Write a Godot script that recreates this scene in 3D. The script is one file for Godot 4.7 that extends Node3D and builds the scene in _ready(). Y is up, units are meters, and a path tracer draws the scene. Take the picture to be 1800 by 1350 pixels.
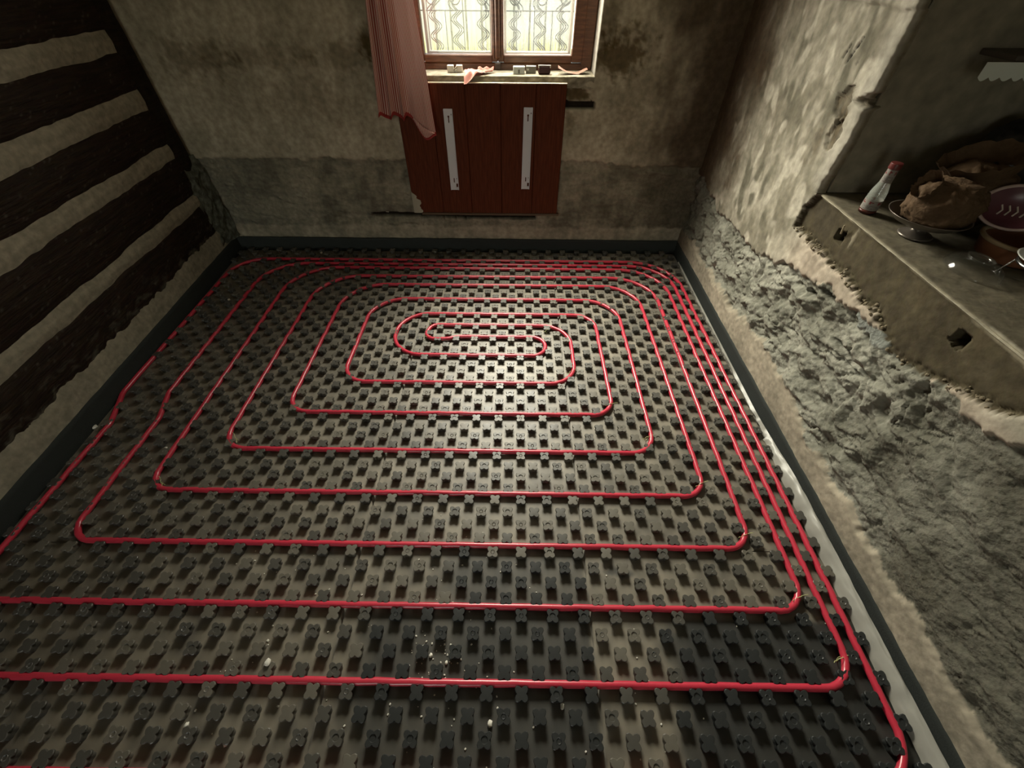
extends Node3D

# ---------------------------------------------------------------- helpers
var none: Callable
var taken := {}
var na := FastNoiseLite.new()
var nb := FastNoiseLite.new()
var nr := FastNoiseLite.new()
var ncell := FastNoiseLite.new()
var rng := RandomNumberGenerator.new()

func numbered(called: String) -> String:
	var k: int = taken.get(called, 0)
	taken[called] = k + 1
	return called if k == 0 else "%s_%03d" % [called, k]

func tag(o: Node3D, label: String, category: String, group := "", kind := "") -> Node3D:
	o.set_meta("label", label)
	o.set_meta("category", category)
	if group: o.set_meta("group", group)
	if kind: o.set_meta("kind", kind)
	return o

func thing(called: String, label: String, category: String, at := Vector3.ZERO, turn := 0.0, group := "", kind := "") -> Node3D:
	var o := Node3D.new()
	o.name = numbered(called)
	add_child(o, true)
	o.position = at
	o.rotation.y = turn
	return tag(o, label, category, group, kind)

func part(called: String, mesh: Mesh, mat: Material, parent: Node3D, label := "") -> MeshInstance3D:
	var m := MeshInstance3D.new()
	m.name = numbered(called) if parent == self else called
	m.mesh = mesh
	m.material_override = mat
	parent.add_child(m, true)
	if label: m.set_meta("label", label)
	return m

func st_new() -> SurfaceTool:
	var s := SurfaceTool.new()
	s.begin(Mesh.PRIMITIVE_TRIANGLES)
	return s

func done(s: SurfaceTool, flat := false) -> ArrayMesh:
	if flat: s.generate_normals()
	return s.commit()

# one triangle turned so that its front looks away from c
func tri(s: SurfaceTool, a: Vector3, b: Vector3, d: Vector3, c: Vector3) -> void:
	if (d - a).cross(b - a).dot((a + b + d) / 3.0 - c) < 0.0:
		var t := b
		b = d
		d = t
	s.add_vertex(a)
	s.add_vertex(b)
	s.add_vertex(d)

func quad(s: SurfaceTool, a: Vector3, b: Vector3, d: Vector3, e: Vector3, c: Vector3) -> void:
	tri(s, a, b, d, c)
	tri(s, a, d, e, c)

# box with chamfered edges
func bx(s: SurfaceTool, c: Vector3, size: Vector3, bev := 0.003, basis := Basis.IDENTITY) -> void:
	s.set_smooth_group(-1)
	var h := size * 0.5
	bev = minf(bev, minf(h.x, minf(h.y, h.z)) * 0.6)
	for ax in 3:
		var u := (ax + 1) % 3
		var v := (ax + 2) % 3
		for sg in [-1.0, 1.0]:
			var p: Array = []
			for q in [[-1.0, -1.0], [1.0, -1.0], [1.0, 1.0], [-1.0, 1.0]]:
				var w := Vector3.ZERO
				w[ax] = sg * h[ax]
				w[u] = q[0] * (h[u] - bev)
				w[v] = q[1] * (h[v] - bev)
				p.append(c + basis * w)
			quad(s, p[0], p[1], p[2], p[3], c)
		for su in [-1.0, 1.0]:
			for sv in [-1.0, 1.0]:
				var p2: Array = []
				for q in [[1.0, -1.0, 0.0], [1.0, 1.0, 0.0], [1.0, 1.0, 1.0], [1.0, -1.0, 1.0]]:
					var w := Vector3.ZERO
					w[ax] = q[1] * (h[ax] - bev)
					w[u] = su * (h[u] - (bev if q[2] > 0.5 else 0.0))
					w[v] = sv * (h[v] - (0.0 if q[2] > 0.5 else bev))
					p2.append(c + basis * w)
				quad(s, p2[0], p2[1], p2[2], p2[3], c)
	for sx in [-1.0, 1.0]:
		for sy in [-1.0, 1.0]:
			for sz in [-1.0, 1.0]:
				var g := Vector3(sx, sy, sz)
				tri(s, c + basis * (g * Vector3(h.x, h.y - bev, h.z - bev)), c + basis * (g * Vector3(h.x - bev, h.y, h.z - bev)), c + basis * (g * Vector3(h.x - bev, h.y - bev, h.z)), c)

func box(c: Vector3, size: Vector3, bev := 0.003, basis := Basis.IDENTITY) -> ArrayMesh:
	var s := st_new()
	bx(s, c, size, bev, basis)
	return done(s, true)

# surface of revolution; the profile runs up the outside and then down the inside
func lathe(profile: PackedVector2Array, n := 32, squash := Vector2.ONE) -> ArrayMesh:
	var V := PackedVector3Array()
	var N := PackedVector3Array()
	var I := PackedInt32Array()
	var m := profile.size()
	for j in m:
		var t := (profile[mini(j + 1, m - 1)] - profile[maxi(j - 1, 0)]).normalized()
		for i in n + 1:
			var a := TAU * i / n
			V.append(Vector3(cos(a) * profile[j].x * squash.x, profile[j].y, sin(a) * profile[j].x * squash.y))
			N.append(Vector3(cos(a) * t.y, -t.x, sin(a) * t.y).normalized())
	for j in m - 1:
		for i in n:
			var a := j * (n + 1) + i
			var b := a + n + 1
			I.append_array([a, a + 1, b, a + 1, b + 1, b])
	return arr(V, N, I)

func arr(V: PackedVector3Array, N: PackedVector3Array, I: PackedInt32Array, C := PackedColorArray(), UV := PackedVector2Array()) -> ArrayMesh:
	var A := []
	A.resize(Mesh.ARRAY_MAX)
	A[Mesh.ARRAY_VERTEX] = V
	# triangles are turned so that they face the way the normals do
	for k in range(0, I.size(), 3):
		var a := V[I[k]]
		var f := (V[I[k + 2]] - a).cross(V[I[k + 1]] - a)
		if f.dot(N[I[k]] + N[I[k + 1]] + N[I[k + 2]]) < 0.0:
			var t := I[k + 1]
			I[k + 1] = I[k + 2]
			I[k + 2] = t
	A[Mesh.ARRAY_NORMAL] = N
	A[Mesh.ARRAY_INDEX] = I
	if C.size(): A[Mesh.ARRAY_COLOR] = C
	if UV.size(): A[Mesh.ARRAY_TEX_UV] = UV
	var m := ArrayMesh.new()
	m.add_surface_from_arrays(Mesh.PRIMITIVE_TRIANGLES, A)
	return m

func tube(pts: PackedVector3Array, radius: float, n := 10) -> ArrayMesh:
	var V := PackedVector3Array()
	var N := PackedVector3Array()
	var I := PackedInt32Array()
	var m := pts.size()
	var up := Vector3.UP
	for j in m:
		var t := (pts[mini(j + 1, m - 1)] - pts[maxi(j - 1, 0)]).normalized()
		var side := t.cross(up)
		if side.length() < 0.1: side = t.cross(Vector3.RIGHT)
		side = side.normalized()
		var u := side.cross(t).normalized()
		for i in n:
			var a := TAU * i / n
			var d := side * cos(a) + u * sin(a)
			V.append(pts[j] + d * radius)
			N.append(d)
	for j in m - 1:
		for i in n:
			var a := j * n + i
			var b := j * n + (i + 1) % n
			I.append_array([a, b, a + n, b, b + n, a + n])
	for e in [0, m - 1]:
		var c := V.size()
		var t := (pts[0] - pts[1]).normalized() if e == 0 else (pts[m - 1] - pts[m - 2]).normalized()
		V.append(pts[e] + t * radius * 0.3)
		N.append(t)
		for i in n: I.append_array([e * n + i, e * n + (i + 1) % n, c])
	return arr(V, N, I)

# a sheet of nu x nv cells: at(i, j) gives the place, tint(i, j) a linear colour; sort(p) picks the mesh a cell belongs to ("" leaves it out)
func sheet(nu: int, nv: int, at: Callable, tint: Callable, sort: Callable, towards: Vector3, uv: Callable = none) -> Dictionary:
	var P := PackedVector3Array()
	var C := PackedColorArray()
	var U := PackedVector2Array()
	var w := nu + 1
	for j in nv + 1:
		for i in w:
			var p: Vector3 = at.call(i, j)
			P.append(p)
			if tint.is_valid(): C.append(tint.call(i, j))
			if uv.is_valid(): U.append(uv.call(i, j))
	var N := PackedVector3Array()
	for j in nv + 1:
		for i in w:
			var a := P[j * w + mini(i + 1, nu)] - P[j * w + maxi(i - 1, 0)]
			var b := P[mini(j + 1, nv) * w + i] - P[maxi(j - 1, 0) * w + i]
			var n := a.cross(b).normalized()
			N.append(n if n.dot(towards) >= 0.0 else -n)
	var kinds := {}
	for j in nv:
		for i in nu:
			var k := j * w + i
			var key: String = sort.call((P[k] + P[k + w + 1]) * 0.5) if sort.is_valid() else "all"
			if key == "": continue
			if not kinds.has(key): kinds[key] = []
			kinds[key].append(k)
	var out := {}
	for key in kinds:
		var re := {}
		var V2 := PackedVector3Array()
		var N2 := PackedVector3Array()
		var C2 := PackedColorArray()
		var U2 := PackedVector2Array()
		var I := PackedInt32Array()
		for k: int in kinds[key]:
			for c: int in [k, k + 1, k + w, k + 1, k + w + 1, k + w]:
				if not re.has(c):
					re[c] = V2.size()
					V2.append(P[c])
					N2.append(N[c])
					if C.size(): C2.append(C[c])
					if U.size(): U2.append(U[c])
				I.append(re[c])
		out[key] = arr(V2, N2, I, C2, U2)
	return out

# a crumpled or rounded solid: radius(dir) along each direction from the centre
func blob(centre: Vector3, shape: Callable, nu := 40, nv := 24) -> ArrayMesh:
	var V := PackedVector3Array()
	var N := PackedVector3Array()
	var I := PackedInt32Array()
	for j in nv + 1:
		for i in nu + 1:
			var th := PI * j / nv
			var ph := TAU * (i % nu) / nu
			V.append(centre + shape.call(Vector3(sin(th) * cos(ph), cos(th), sin(th) * sin(ph))))
	for j in nv + 1:
		for i in nu + 1:
			var k := j * (nu + 1) + i
			var l := V[j * (nu + 1) + (i - 1 if i > 0 else nu - 1)]
			var r := V[j * (nu + 1) + (i + 1 if i < nu else 1)]
			var n := (r - l).cross(V[mini(j + 1, nv) * (nu + 1) + i] - V[maxi(j - 1, 0) * (nu + 1) + i]).normalized()
			var o := V[k] - centre
			if n.length() < 0.5: n = o.normalized()
			N.append(n if n.dot(o) >= 0.0 else -n)
	for j in nv:
		for i in nu:
			var a := j * (nu + 1) + i
			I.append_array([a, a + 1, a + nu + 1, a + 1, a + nu + 2, a + nu + 1])
	return arr(V, N, I)

func lin(r: float, g: float, b: float) -> Color:
	return Color(r, g, b).linear_to_srgb()

func mat(r: float, g: float, b: float, rough: float, spec := 0.5) -> StandardMaterial3D:
	var m := StandardMaterial3D.new()
	m.albedo_color = lin(r, g, b)
	m.roughness = rough
	m.metallic_specular = spec
	return m

func noise_tex(freq: float, octaves: int, lo: Color, hi: Color, kind := FastNoiseLite.TYPE_SIMPLEX_SMOOTH, size := 512, sd := 3) -> NoiseTexture2D:
	var n := FastNoiseLite.new()
	n.seed = sd
	n.noise_type = kind
	n.frequency = freq
	n.fractal_octaves = octaves
	var t := NoiseTexture2D.new()
	t.width = size
	t.height = size
	t.seamless = true
	t.noise = n
	var g := Gradient.new()
	g.set_color(0, lo)
	g.set_color(1, hi)
	t.color_ramp = g
	return t

func triplanar(m: StandardMaterial3D, scale: Vector3, tex: Texture2D, bump: Texture2D, depth: float) -> StandardMaterial3D:
	m.uv1_triplanar = true
	m.uv1_world_triplanar = true
	m.uv1_scale = scale
	if tex: m.albedo_texture = tex
	if bump:
		m.heightmap_enabled = true
		m.heightmap_texture = bump
		m.heightmap_scale = depth
	return m

func ss(a: float, b: float, x: float) -> float:
	return smoothstep(a, b, x)

func mixc(a: Color, b: Color, t: float) -> Color:
	return a.lerp(b, clampf(t, 0.0, 1.0))

# 0 outside, 1 inside an elliptical patch with a ragged edge
func patch(x: float, y: float, cx: float, cy: float, rx: float, ry: float, soft := 0.35, rag := 0.35) -> float:
	var d := sqrt(pow((x - cx) / rx, 2.0) + pow((y - cy) / ry, 2.0)) + rag * na.get_noise_2d(x * 9.0 + cx * 31.0, y * 9.0) + rag * 0.6 * nb.get_noise_2d(x * 30.0, y * 30.0 + cx * 7.0)
	return 1.0 - ss(1.0 - soft, 1.0 + soft * 0.4, d)

# ---------------------------------------------------------------- materials
var plaster: StandardMaterial3D
var rubble: StandardMaterial3D
var smooth_wall: StandardMaterial3D
var log_wood: StandardMaterial3D
var chink: StandardMaterial3D
var foam: StandardMaterial3D
var film: StandardMaterial3D
var frame_wood: StandardMaterial3D
var plank_wood: StandardMaterial3D
var white_metal: StandardMaterial3D

func make_materials() -> void:
	na.seed = 11
	na.frequency = 1.0
	na.fractal_octaves = 3
	nb.seed = 23
	nb.frequency = 1.0
	nb.fractal_octaves = 2
	nr.seed = 5
	nr.frequency = 1.0
	nr.fractal_type = FastNoiseLite.FRACTAL_RIDGED
	nr.fractal_octaves = 4
	ncell.seed = 8
	ncell.frequency = 1.0
	ncell.noise_type = FastNoiseLite.TYPE_CELLULAR
	ncell.cellular_return_type = FastNoiseLite.RETURN_DISTANCE2_SUB
	rng.seed = 77
	var grain := noise_tex(0.02, 5, Color(0.78, 0.78, 0.78), Color(1, 1, 1))
	var relief := noise_tex(0.03, 5, Color(0, 0, 0), Color(1, 1, 1), FastNoiseLite.TYPE_SIMPLEX_SMOOTH, 512, 9)
	plaster = triplanar(mat(1, 1, 1, 0.9, 0.3), Vector3.ONE * 2.2, grain, relief, 0.12)
	plaster.vertex_color_use_as_albedo = true
	rubble = triplanar(mat(1, 1, 1, 0.95, 0.25), Vector3.ONE * 3.1, grain, relief, 0.35)
	rubble.vertex_color_use_as_albedo = true
	smooth_wall = triplanar(mat(0.27, 0.24, 0.175, 0.8, 0.3), Vector3.ONE * 1.3, grain, relief, 0.05)
	log_wood = triplanar(mat(1, 1, 1, 0.75, 0.3), Vector3(0.7, 6.0, 0.7), noise_tex(0.02, 4, Color(0.6, 0.6, 0.6), Color(1, 1, 1), FastNoiseLite.TYPE_SIMPLEX_SMOOTH, 512, 4), relief, 0.3)
	log_wood.vertex_color_use_as_albedo = true
	chink = triplanar(mat(1, 1, 1, 0.92, 0.25), Vector3.ONE * 2.5, grain, relief, 0.15)
	chink.vertex_color_use_as_albedo = true
	foam = triplanar(mat(0.022, 0.026, 0.024, 0.8, 0.35), Vector3.ONE * 9.0, null, relief, 0.05)
	film = mat(0.28, 0.275, 0.245, 0.4, 0.5)
	film.backlight_enabled = true
	film.backlight = Color(0.15, 0.15, 0.14)
	frame_wood = triplanar(mat(0.17, 0.07, 0.03, 0.45, 0.5), Vector3(1.2, 8.0, 8.0), noise_tex(0.015, 4, Color(0.65, 0.6, 0.55), Color(1, 1, 1), FastNoiseLite.TYPE_SIMPLEX_SMOOTH, 512, 6), null, 0.0)
	plank_wood = triplanar(mat(0.10, 0.026, 0.010, 0.6, 0.22), Vector3(9.0, 0.9, 9.0), noise_tex(0.015, 4, Color(0.78, 0.74, 0.7), Color(1, 1, 1), FastNoiseLite.TYPE_SIMPLEX_SMOOTH, 512, 7), relief, 0.04)
	white_metal = mat(0.5, 0.52, 0.54, 0.4, 0.5)

# ---------------------------------------------------------------- the place, one builder each
func _ready() -> void:
	# camera
	var cam := Camera3D.new()
	cam.name = "camera"
	cam.position = Vector3(-0.0325, 1.4745, 1.3530)
	cam.rotation = Vector3(-0.81574, 0.0061526, 0.0070884)
	cam.fov = rad_to_deg(2.0 * atan(675.0 / 716.357))
	cam.near = 0.02
	cam.far = 200.0
	add_child(cam)
	cam.current = true
	# sky and exposure
	var we := WorldEnvironment.new()
	we.name = "world_environment"
	var e := Environment.new()
	e.background_mode = Environment.BG_SKY
	var sk := ProceduralSkyMaterial.new()
	sk.sky_top_color = Color(0.86, 0.9, 0.92)
	sk.sky_horizon_color = Color(1.0, 1.0, 0.95)
	sk.ground_bottom_color = Color(0.5, 0.52, 0.36)
	sk.ground_horizon_color = Color(0.8, 0.82, 0.66)
	sk.sky_energy_multiplier = 2.5
	sk.ground_energy_multiplier = 1.6
	var sky := Sky.new()
	sky.sky_material = sk
	e.sky = sky
	e.tonemap_mode = Environment.TONE_MAPPER_LINEAR
	e.tonemap_exposure = 0.96
	e.sdfgi_enabled = true
	e.ssao_enabled = true
	e.ssil_enabled = true
	we.environment = e
	add_child(we)
	# daylight that the window lets in
	var day := AreaLight3D.new()
	day.name = "window_daylight"
	day.area_size = Vector2(0.84, 0.92)
	day.area_normalize_energy = true
	day.light_color = Color(1.0, 0.975, 0.9)
	day.light_energy = 3.0
	day.shadow_enabled = true
	day.set("area_range", 12.0)
	day.position = Vector3(-0.14, 1.56, -1.452)
	day.rotation = Vector3(deg_to_rad(-8.0), PI + 0.1, 0.0)
	add_child(day)
	# the brighter part of the sky, high up and to one side, throws a soft beam down through the opening
	var beam := SpotLight3D.new()
	beam.name = "high_sky_beam"
	beam.light_color = Color(1.0, 0.98, 0.9)
	beam.light_energy = 11.5
	beam.light_size = 0.40
	beam.spot_angle = 48.0
	beam.spot_angle_attenuation = 1.0
	beam.spot_range = 12.0
	beam.spot_attenuation = 2.0
	beam.shadow_enabled = true
	add_child(beam)
	beam.look_at_from_position(Vector3(-0.14, 1.62, -1.455), Vector3(0.45, 0.0, 0.05))

	# fill light in an unseen doorway, added to lift back wall and niche
	var door := AreaLight3D.new()
	door.name = "added_rear_fill"
	door.area_size = Vector2(0.84, 1.9)
	door.area_normalize_energy = true
	door.light_color = Color(1.0, 0.97, 0.86)
	door.light_energy = 0.86
	door.shadow_enabled = true
	door.set("area_range", 12.0)
	door.position = Vector3(-1.0, 1.0, 4.505)
	add_child(door)

	make_materials()
	build_shell()
	build_back_wall()
	build_right_wall()
	build_left_wall()
	build_window()
	build_outside()
	build_mats()
	build_pipe()
	build_strips()
	build_curtain()
	build_panel()
	build_sill_things()
	build_ledge_things()
	build_crumbs()

func build_shell() -> void:
	var concrete := triplanar(mat(0.16, 0.15, 0.13, 0.9), Vector3.ONE, null, null, 0.0)
	tag(part("floor", box(Vector3(-0.1, -0.13, 1.5), Vector3(4.6, 0.24, 6.6), 0.001), concrete, self), "concrete floor slab hidden under the black studded mats", "floor", "", "structure")
	tag(part("ceiling", box(Vector3(-0.1, 2.45, 1.5), Vector3(4.8, 0.14, 6.7), 0.001), mat(0.5, 0.47, 0.38, 0.9), self), "plain ceiling above the frame of the picture", "ceiling", "", "structure")
	var fr := st_new()
	bx(fr, Vector3(-2.0, 1.2, 4.6), Vector3(1.1, 2.6, 0.2), 0.001)
	bx(fr, Vector3(0.9, 1.2, 4.6), Vector3(2.9, 2.6, 0.2), 0.001)
	bx(fr, Vector3(-1.0, 2.25, 4.6), Vector3(0.92, 0.5, 0.2), 0.001)
	var dj := st_new()  # frame of the unseen doorway added for light from behind
	for x in [-1.44, -0.56]: bx(dj, Vector3(x, 1.0, 4.6), Vector3(0.03, 2.0, 0.22), 0.004)
	bx(dj, Vector3(-1.0, 1.985, 4.6), Vector3(0.9, 0.03, 0.22), 0.004)
	tag(part("added_door_1", done(dj, true), frame_wood, self), "brown door frame of an unseen doorway added behind the camera to let light in", "door frame", "", "structure")
	tag(part("wall_front", done(fr, true), mat(0.42, 0.39, 0.31, 0.9), self), "plain wall behind the camera opposite the window", "wall", "", "structure")

# ---- back wall: plaster above, exposed rubble band, cement skim at the foot
func back_edge(x: float) -> float:
	return 0.598 + 0.014 * na.get_noise_2d(x * 4.0, 3.0) + 0.012 * nb.get_noise_2d(x * 18.0, 9.0) - 0.03 * ss(0.3, 0.9, x)

func back_low(x: float) -> float:
	return 0.178 + 0.02 * na.get_noise_2d(x * 5.0, 40.0) + 0.012 * nb.get_noise_2d(x * 20.0, 2.0)

func slot_depth(x: float, y: float) -> float:
	var d := 0.0
	if x > 0.1 and x < 0.40 + 0.006 * nb.get_noise_2d(y * 90.0, 1.0) and absf(y - 0.89) < 0.0165 + 0.003 * nb.get_noise_2d(x * 60.0, 5.0): d = 1.0
	if x > -1.0 and x < 0.1 and absf(y - 0.2545) < 0.012 + 0.008 * ss(-0.72, -0.6, x) + 0.006 * nb.get_noise_2d(x * 22.0, 7.0): d = 1.0
	return d

func back_h(x: float, y: float) -> float:
	var up := ss(-0.004, 0.006, y - back_edge(x))
	var low := 1.0 - ss(-0.008, 0.01, y - back_low(x))
	var h_up := 0.026 + 0.004 * na.get_noise_2d(x * 2.2, y * 2.2) + 0.0016 * nb.get_noise_2d(x * 16.0, y * 9.0) + 0.003 * ss(1.12, 1.128, y + 0.01 * na.get_noise_2d(x * 4.0, 1.0))
	h_up -= 0.006 * patch(x, y, 0.29, 0.95, 0.08, 0.035, 0.2) + 0.008 * patch(x, y, -1.43, 0.665, 0.05, 0.03, 0.15) + 0.004 * patch(x, y, 0.5, 1.12, 0.14, 0.09, 0.2) + 0.005 * patch(x, y, -1.72, 1.02, 0.11, 0.05, 0.15)
	var h_mid := 0.004 + 0.020 * nr.get_noise_2d(x * 2.0, y * 6.5) + 0.006 * nb.get_noise_2d(x * 14.0, y * 26.0) - 0.012 * pow(maxf(0.0, na.get_noise_2d(x * 5.0 + 9.0, y * 16.0)), 1.5)
	var h_low := 0.012 + 0.004 * na.get_noise_2d(x * 3.0, y * 8.0) + 0.002 * nb.get_noise_2d(x * 20.0, y * 20.0)
	return lerpf(lerpf(h_mid, h_up, up), h_low, low) - 0.028 * slot_depth(x, y)

func back_c(x: float, y: float) -> Color:
	var n := na.get_noise_2d(x * 3.0, y * 3.0)
	var m := nb.get_noise_2d(x * 12.0, y * 5.0)
	var up := ss(-0.004, 0.006, y - back_edge(x))
	var low := 1.0 - ss(-0.008, 0.01, y - back_low(x))
	var c_up := mixc(Color(0.50, 0.44, 0.325), Color(0.36, 0.32, 0.23), 0.5 + 1.0 * n + 0.5 * m + 0.4 * na.get_noise_2d(x * 8.0, y * 3.0 + 11.0))
	# old brown stains in patches
	var st := 0.0
	st += 0.5 * patch(x, y, -1.72, 1.08, 0.22, 0.09, 0.7, 0.8)
	st += 0.45 * patch(x, y, -0.9, 1.1, 0.25, 0.06, 0.7, 0.8) + 0.7 * patch(x, y, -0.80, 1.13, 0.05, 0.10, 0.6, 0.6)
	st += 0.35 * patch(x, y, -1.35, 1.09, 0.3, 0.05, 0.8, 0.9) + 0.3 * patch(x, y, -1.2, 0.9, 0.3, 0.12, 0.9, 0.9)
	st += 0.9 * patch(x, y, 0.5, 1.11, 0.15, 0.11, 0.6, 0.7)
	st += 0.55 * patch(x, y, 0.42, 1.25, 0.05, 0.12, 0.6, 0.7)
	st += 0.95 * patch(x, y, 0.29, 0.945, 0.10, 0.035, 0.5, 0.6) + 0.6 * patch(x, y, 0.27, 0.80, 0.035, 0.06, 0.6, 0.7)
	st += 0.35 * patch(x, y, 0.62, 0.78, 0.16, 0.14, 0.9, 0.9)
	c_up = mixc(c_up, Color(0.105, 0.075, 0.032), st)
	c_up = mixc(c_up, Color(0.075, 0.052, 0.03), 0.95 * ss(0.52, 1.02, x + 0.16 * n + 0.06 * m + 0.1 * (y - 0.9)))  # fades to dark brown towards the right corner
	var c_mid := mixc(Color(0.33, 0.30, 0.22), Color(0.16, 0.148, 0.108), 0.45 + 0.9 * n + 0.5 * m + 0.5 * na.get_noise_2d(x * 9.0, y * 22.0))
	c_mid = mixc(c_mid, Color(0.185, 0.185, 0.145), 0.55 * (1.0 - ss(-1.95, -1.35, x + 0.1 * n)))
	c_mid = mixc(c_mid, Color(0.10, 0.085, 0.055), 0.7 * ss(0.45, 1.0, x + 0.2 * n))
	var c_low := mixc(Color(0.42, 0.37, 0.27), Color(0.26, 0.235, 0.17), 0.5 + n + 0.6 * m)
	var c := mixc(mixc(c_mid, c_up, up), c_low, low)
	return mixc(c, Color(0.03, 0.02, 0.012), slot_depth(x, y))

func build_back_wall() -> void:
	var w := thing("wall_back", "back wall with stained beige plaster over a rough rubble band around the window", "wall", Vector3.ZERO, 0.0, "", "structure")
	var nu := 400
	var nv := 216
	var place := func(i: int, j: int) -> Vector3:
		var x := -2.07 + 3.2 * i / nu
		var y := 1.72 * j / nv
		if absf(x - 0.38) < 0.0041: x = 0.38
		if absf(x + 0.66) < 0.0041: x = -0.66
		if absf(y - 1.02) < 0.0041: y = 1.02
		return Vector3(x, y, -1.36 + back_h(x, y))
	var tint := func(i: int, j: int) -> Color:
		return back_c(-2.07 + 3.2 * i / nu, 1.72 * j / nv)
	var sort := func(p: Vector3) -> String:
		if p.x > -0.66 and p.x < 0.38 and p.y > 1.0: return ""
		if p.y > back_edge(p.x): return "plaster_coat"
		return "rubble_band" if p.y > back_low(p.x) else "cement_skim"
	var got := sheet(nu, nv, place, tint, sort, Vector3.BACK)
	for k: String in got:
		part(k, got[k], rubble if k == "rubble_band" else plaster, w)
	var core := st_new()
	bx(core, Vector3(-1.41, 1.2, -1.58), Vector3(1.5, 2.6, 0.38), 0.001)
	bx(core, Vector3(0.88, 1.2, -1.58), Vector3(1.0, 2.6, 0.38), 0.001)
	bx(core, Vector3(-0.14, 0.42, -1.58), Vector3(1.04, 1.16, 0.38), 0.001)
	bx(core, Vector3(-0.14, 2.27, -1.57), Vector3(1.04, 0.46, 0.42), 0.001)
	part("masonry_core", done(core, true), mat(0.3, 0.27, 0.2, 0.9), w)
	var upper := st_new()
	bx(upper, Vector3(-1.37, 2.06, -1.365), Vector3(1.42, 0.68, 0.04), 0.001)
	bx(upper, Vector3(0.76, 2.06, -1.365), Vector3(0.76, 0.68, 0.04), 0.001)
	part("upper_plaster", done(upper, true), mat(0.33, 0.3, 0.22, 0.9), w)
	# whitewashed reveal
	var rev := triplanar(mat(0.42, 0.39, 0.33, 0.8), Vector3.ONE * 3.0, plaster.albedo_texture, plaster.heightmap_texture, 0.1)
	part("window_reveal", box(Vector3(0.386, 1.53, -1.46), Vector3(0.014, 1.03, 0.226), 0.004), rev, w)
	part("window_reveal", box(Vector3(-0.666, 1.53, -1.46), Vector3(0.014, 1.03, 0.226), 0.004), rev, w)

# ---- right wall with a niche
const RX := 1.115

func rub_top(z: float) -> float:
	var y := 0.53 - 0.05 * ss(-1.3, -0.9, z) + 0.01 * ss(-0.9, -0.55, z) + 0.10 * ss(-0.5, -0.1, z) + 0.05 * ss(-0.1, 0.1, z) + 0.04 * ss(0.15, 0.35, z) + 0.1 * ss(0.6, 1.3, z)
	return y + 0.025 * na.get_noise_2d(z * 5.0, 70.0) + 0.014 * nb.get_noise_2d(z * 24.0, 30.0)

func band_low(z: float) -> float:
	var y := 0.706 - 0.015 * ss(0.05, 0.25, z) - 0.05 * ss(0.28, 0.42, z) + 0.03 * ss(0.45, 0.55, z) + 0.05 * ss(0.55, 0.7, z) + 0.07 * ss(0.68, 0.85, z)
	return y + 0.012 * na.get_noise_2d(z * 10.0, 50.0) + 0.012 * nb.get_noise_2d(z * 34.0, 12.0)

func band_start(y: float) -> float:
	return -0.268 + 0.04 * ss(0.78, 0.86, y) + 0.012 * nb.get_noise_2d(y * 30.0, 17.0)

func skirt_top(z: float) -> float:
	return 0.19 + 0.05 * ss(-0.6, -0.05, z) * (1.0 - ss(0.1, 0.5, z)) + 0.035 * na.get_noise_2d(z * 4.0, 90.0) + 0.018 * nb.get_noise_2d(z * 17.0, 4.0)

func right_zone(z: float, y: float) -> String:
	if y < 0.86 and z > band_start(y) and y > band_low(z): return "old_render_band"
	if y < skirt_top(z): return "cement_skirting"
	if y < rub_top(z): return "exposed_masonry"
	return "plaster_coat"

func in_hole(z: float, y: float) -> float:
	var a := maxf(absf(z + 0.032), absf(y - 0.787))
	var b := maxf(absf(z - 0.533), absf(y - 0.79))
	return 1.0 if minf(a, b) < 0.019 + 0.003 * nb.get_noise_2d(z * 70.0, y * 70.0) else 0.0

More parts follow.
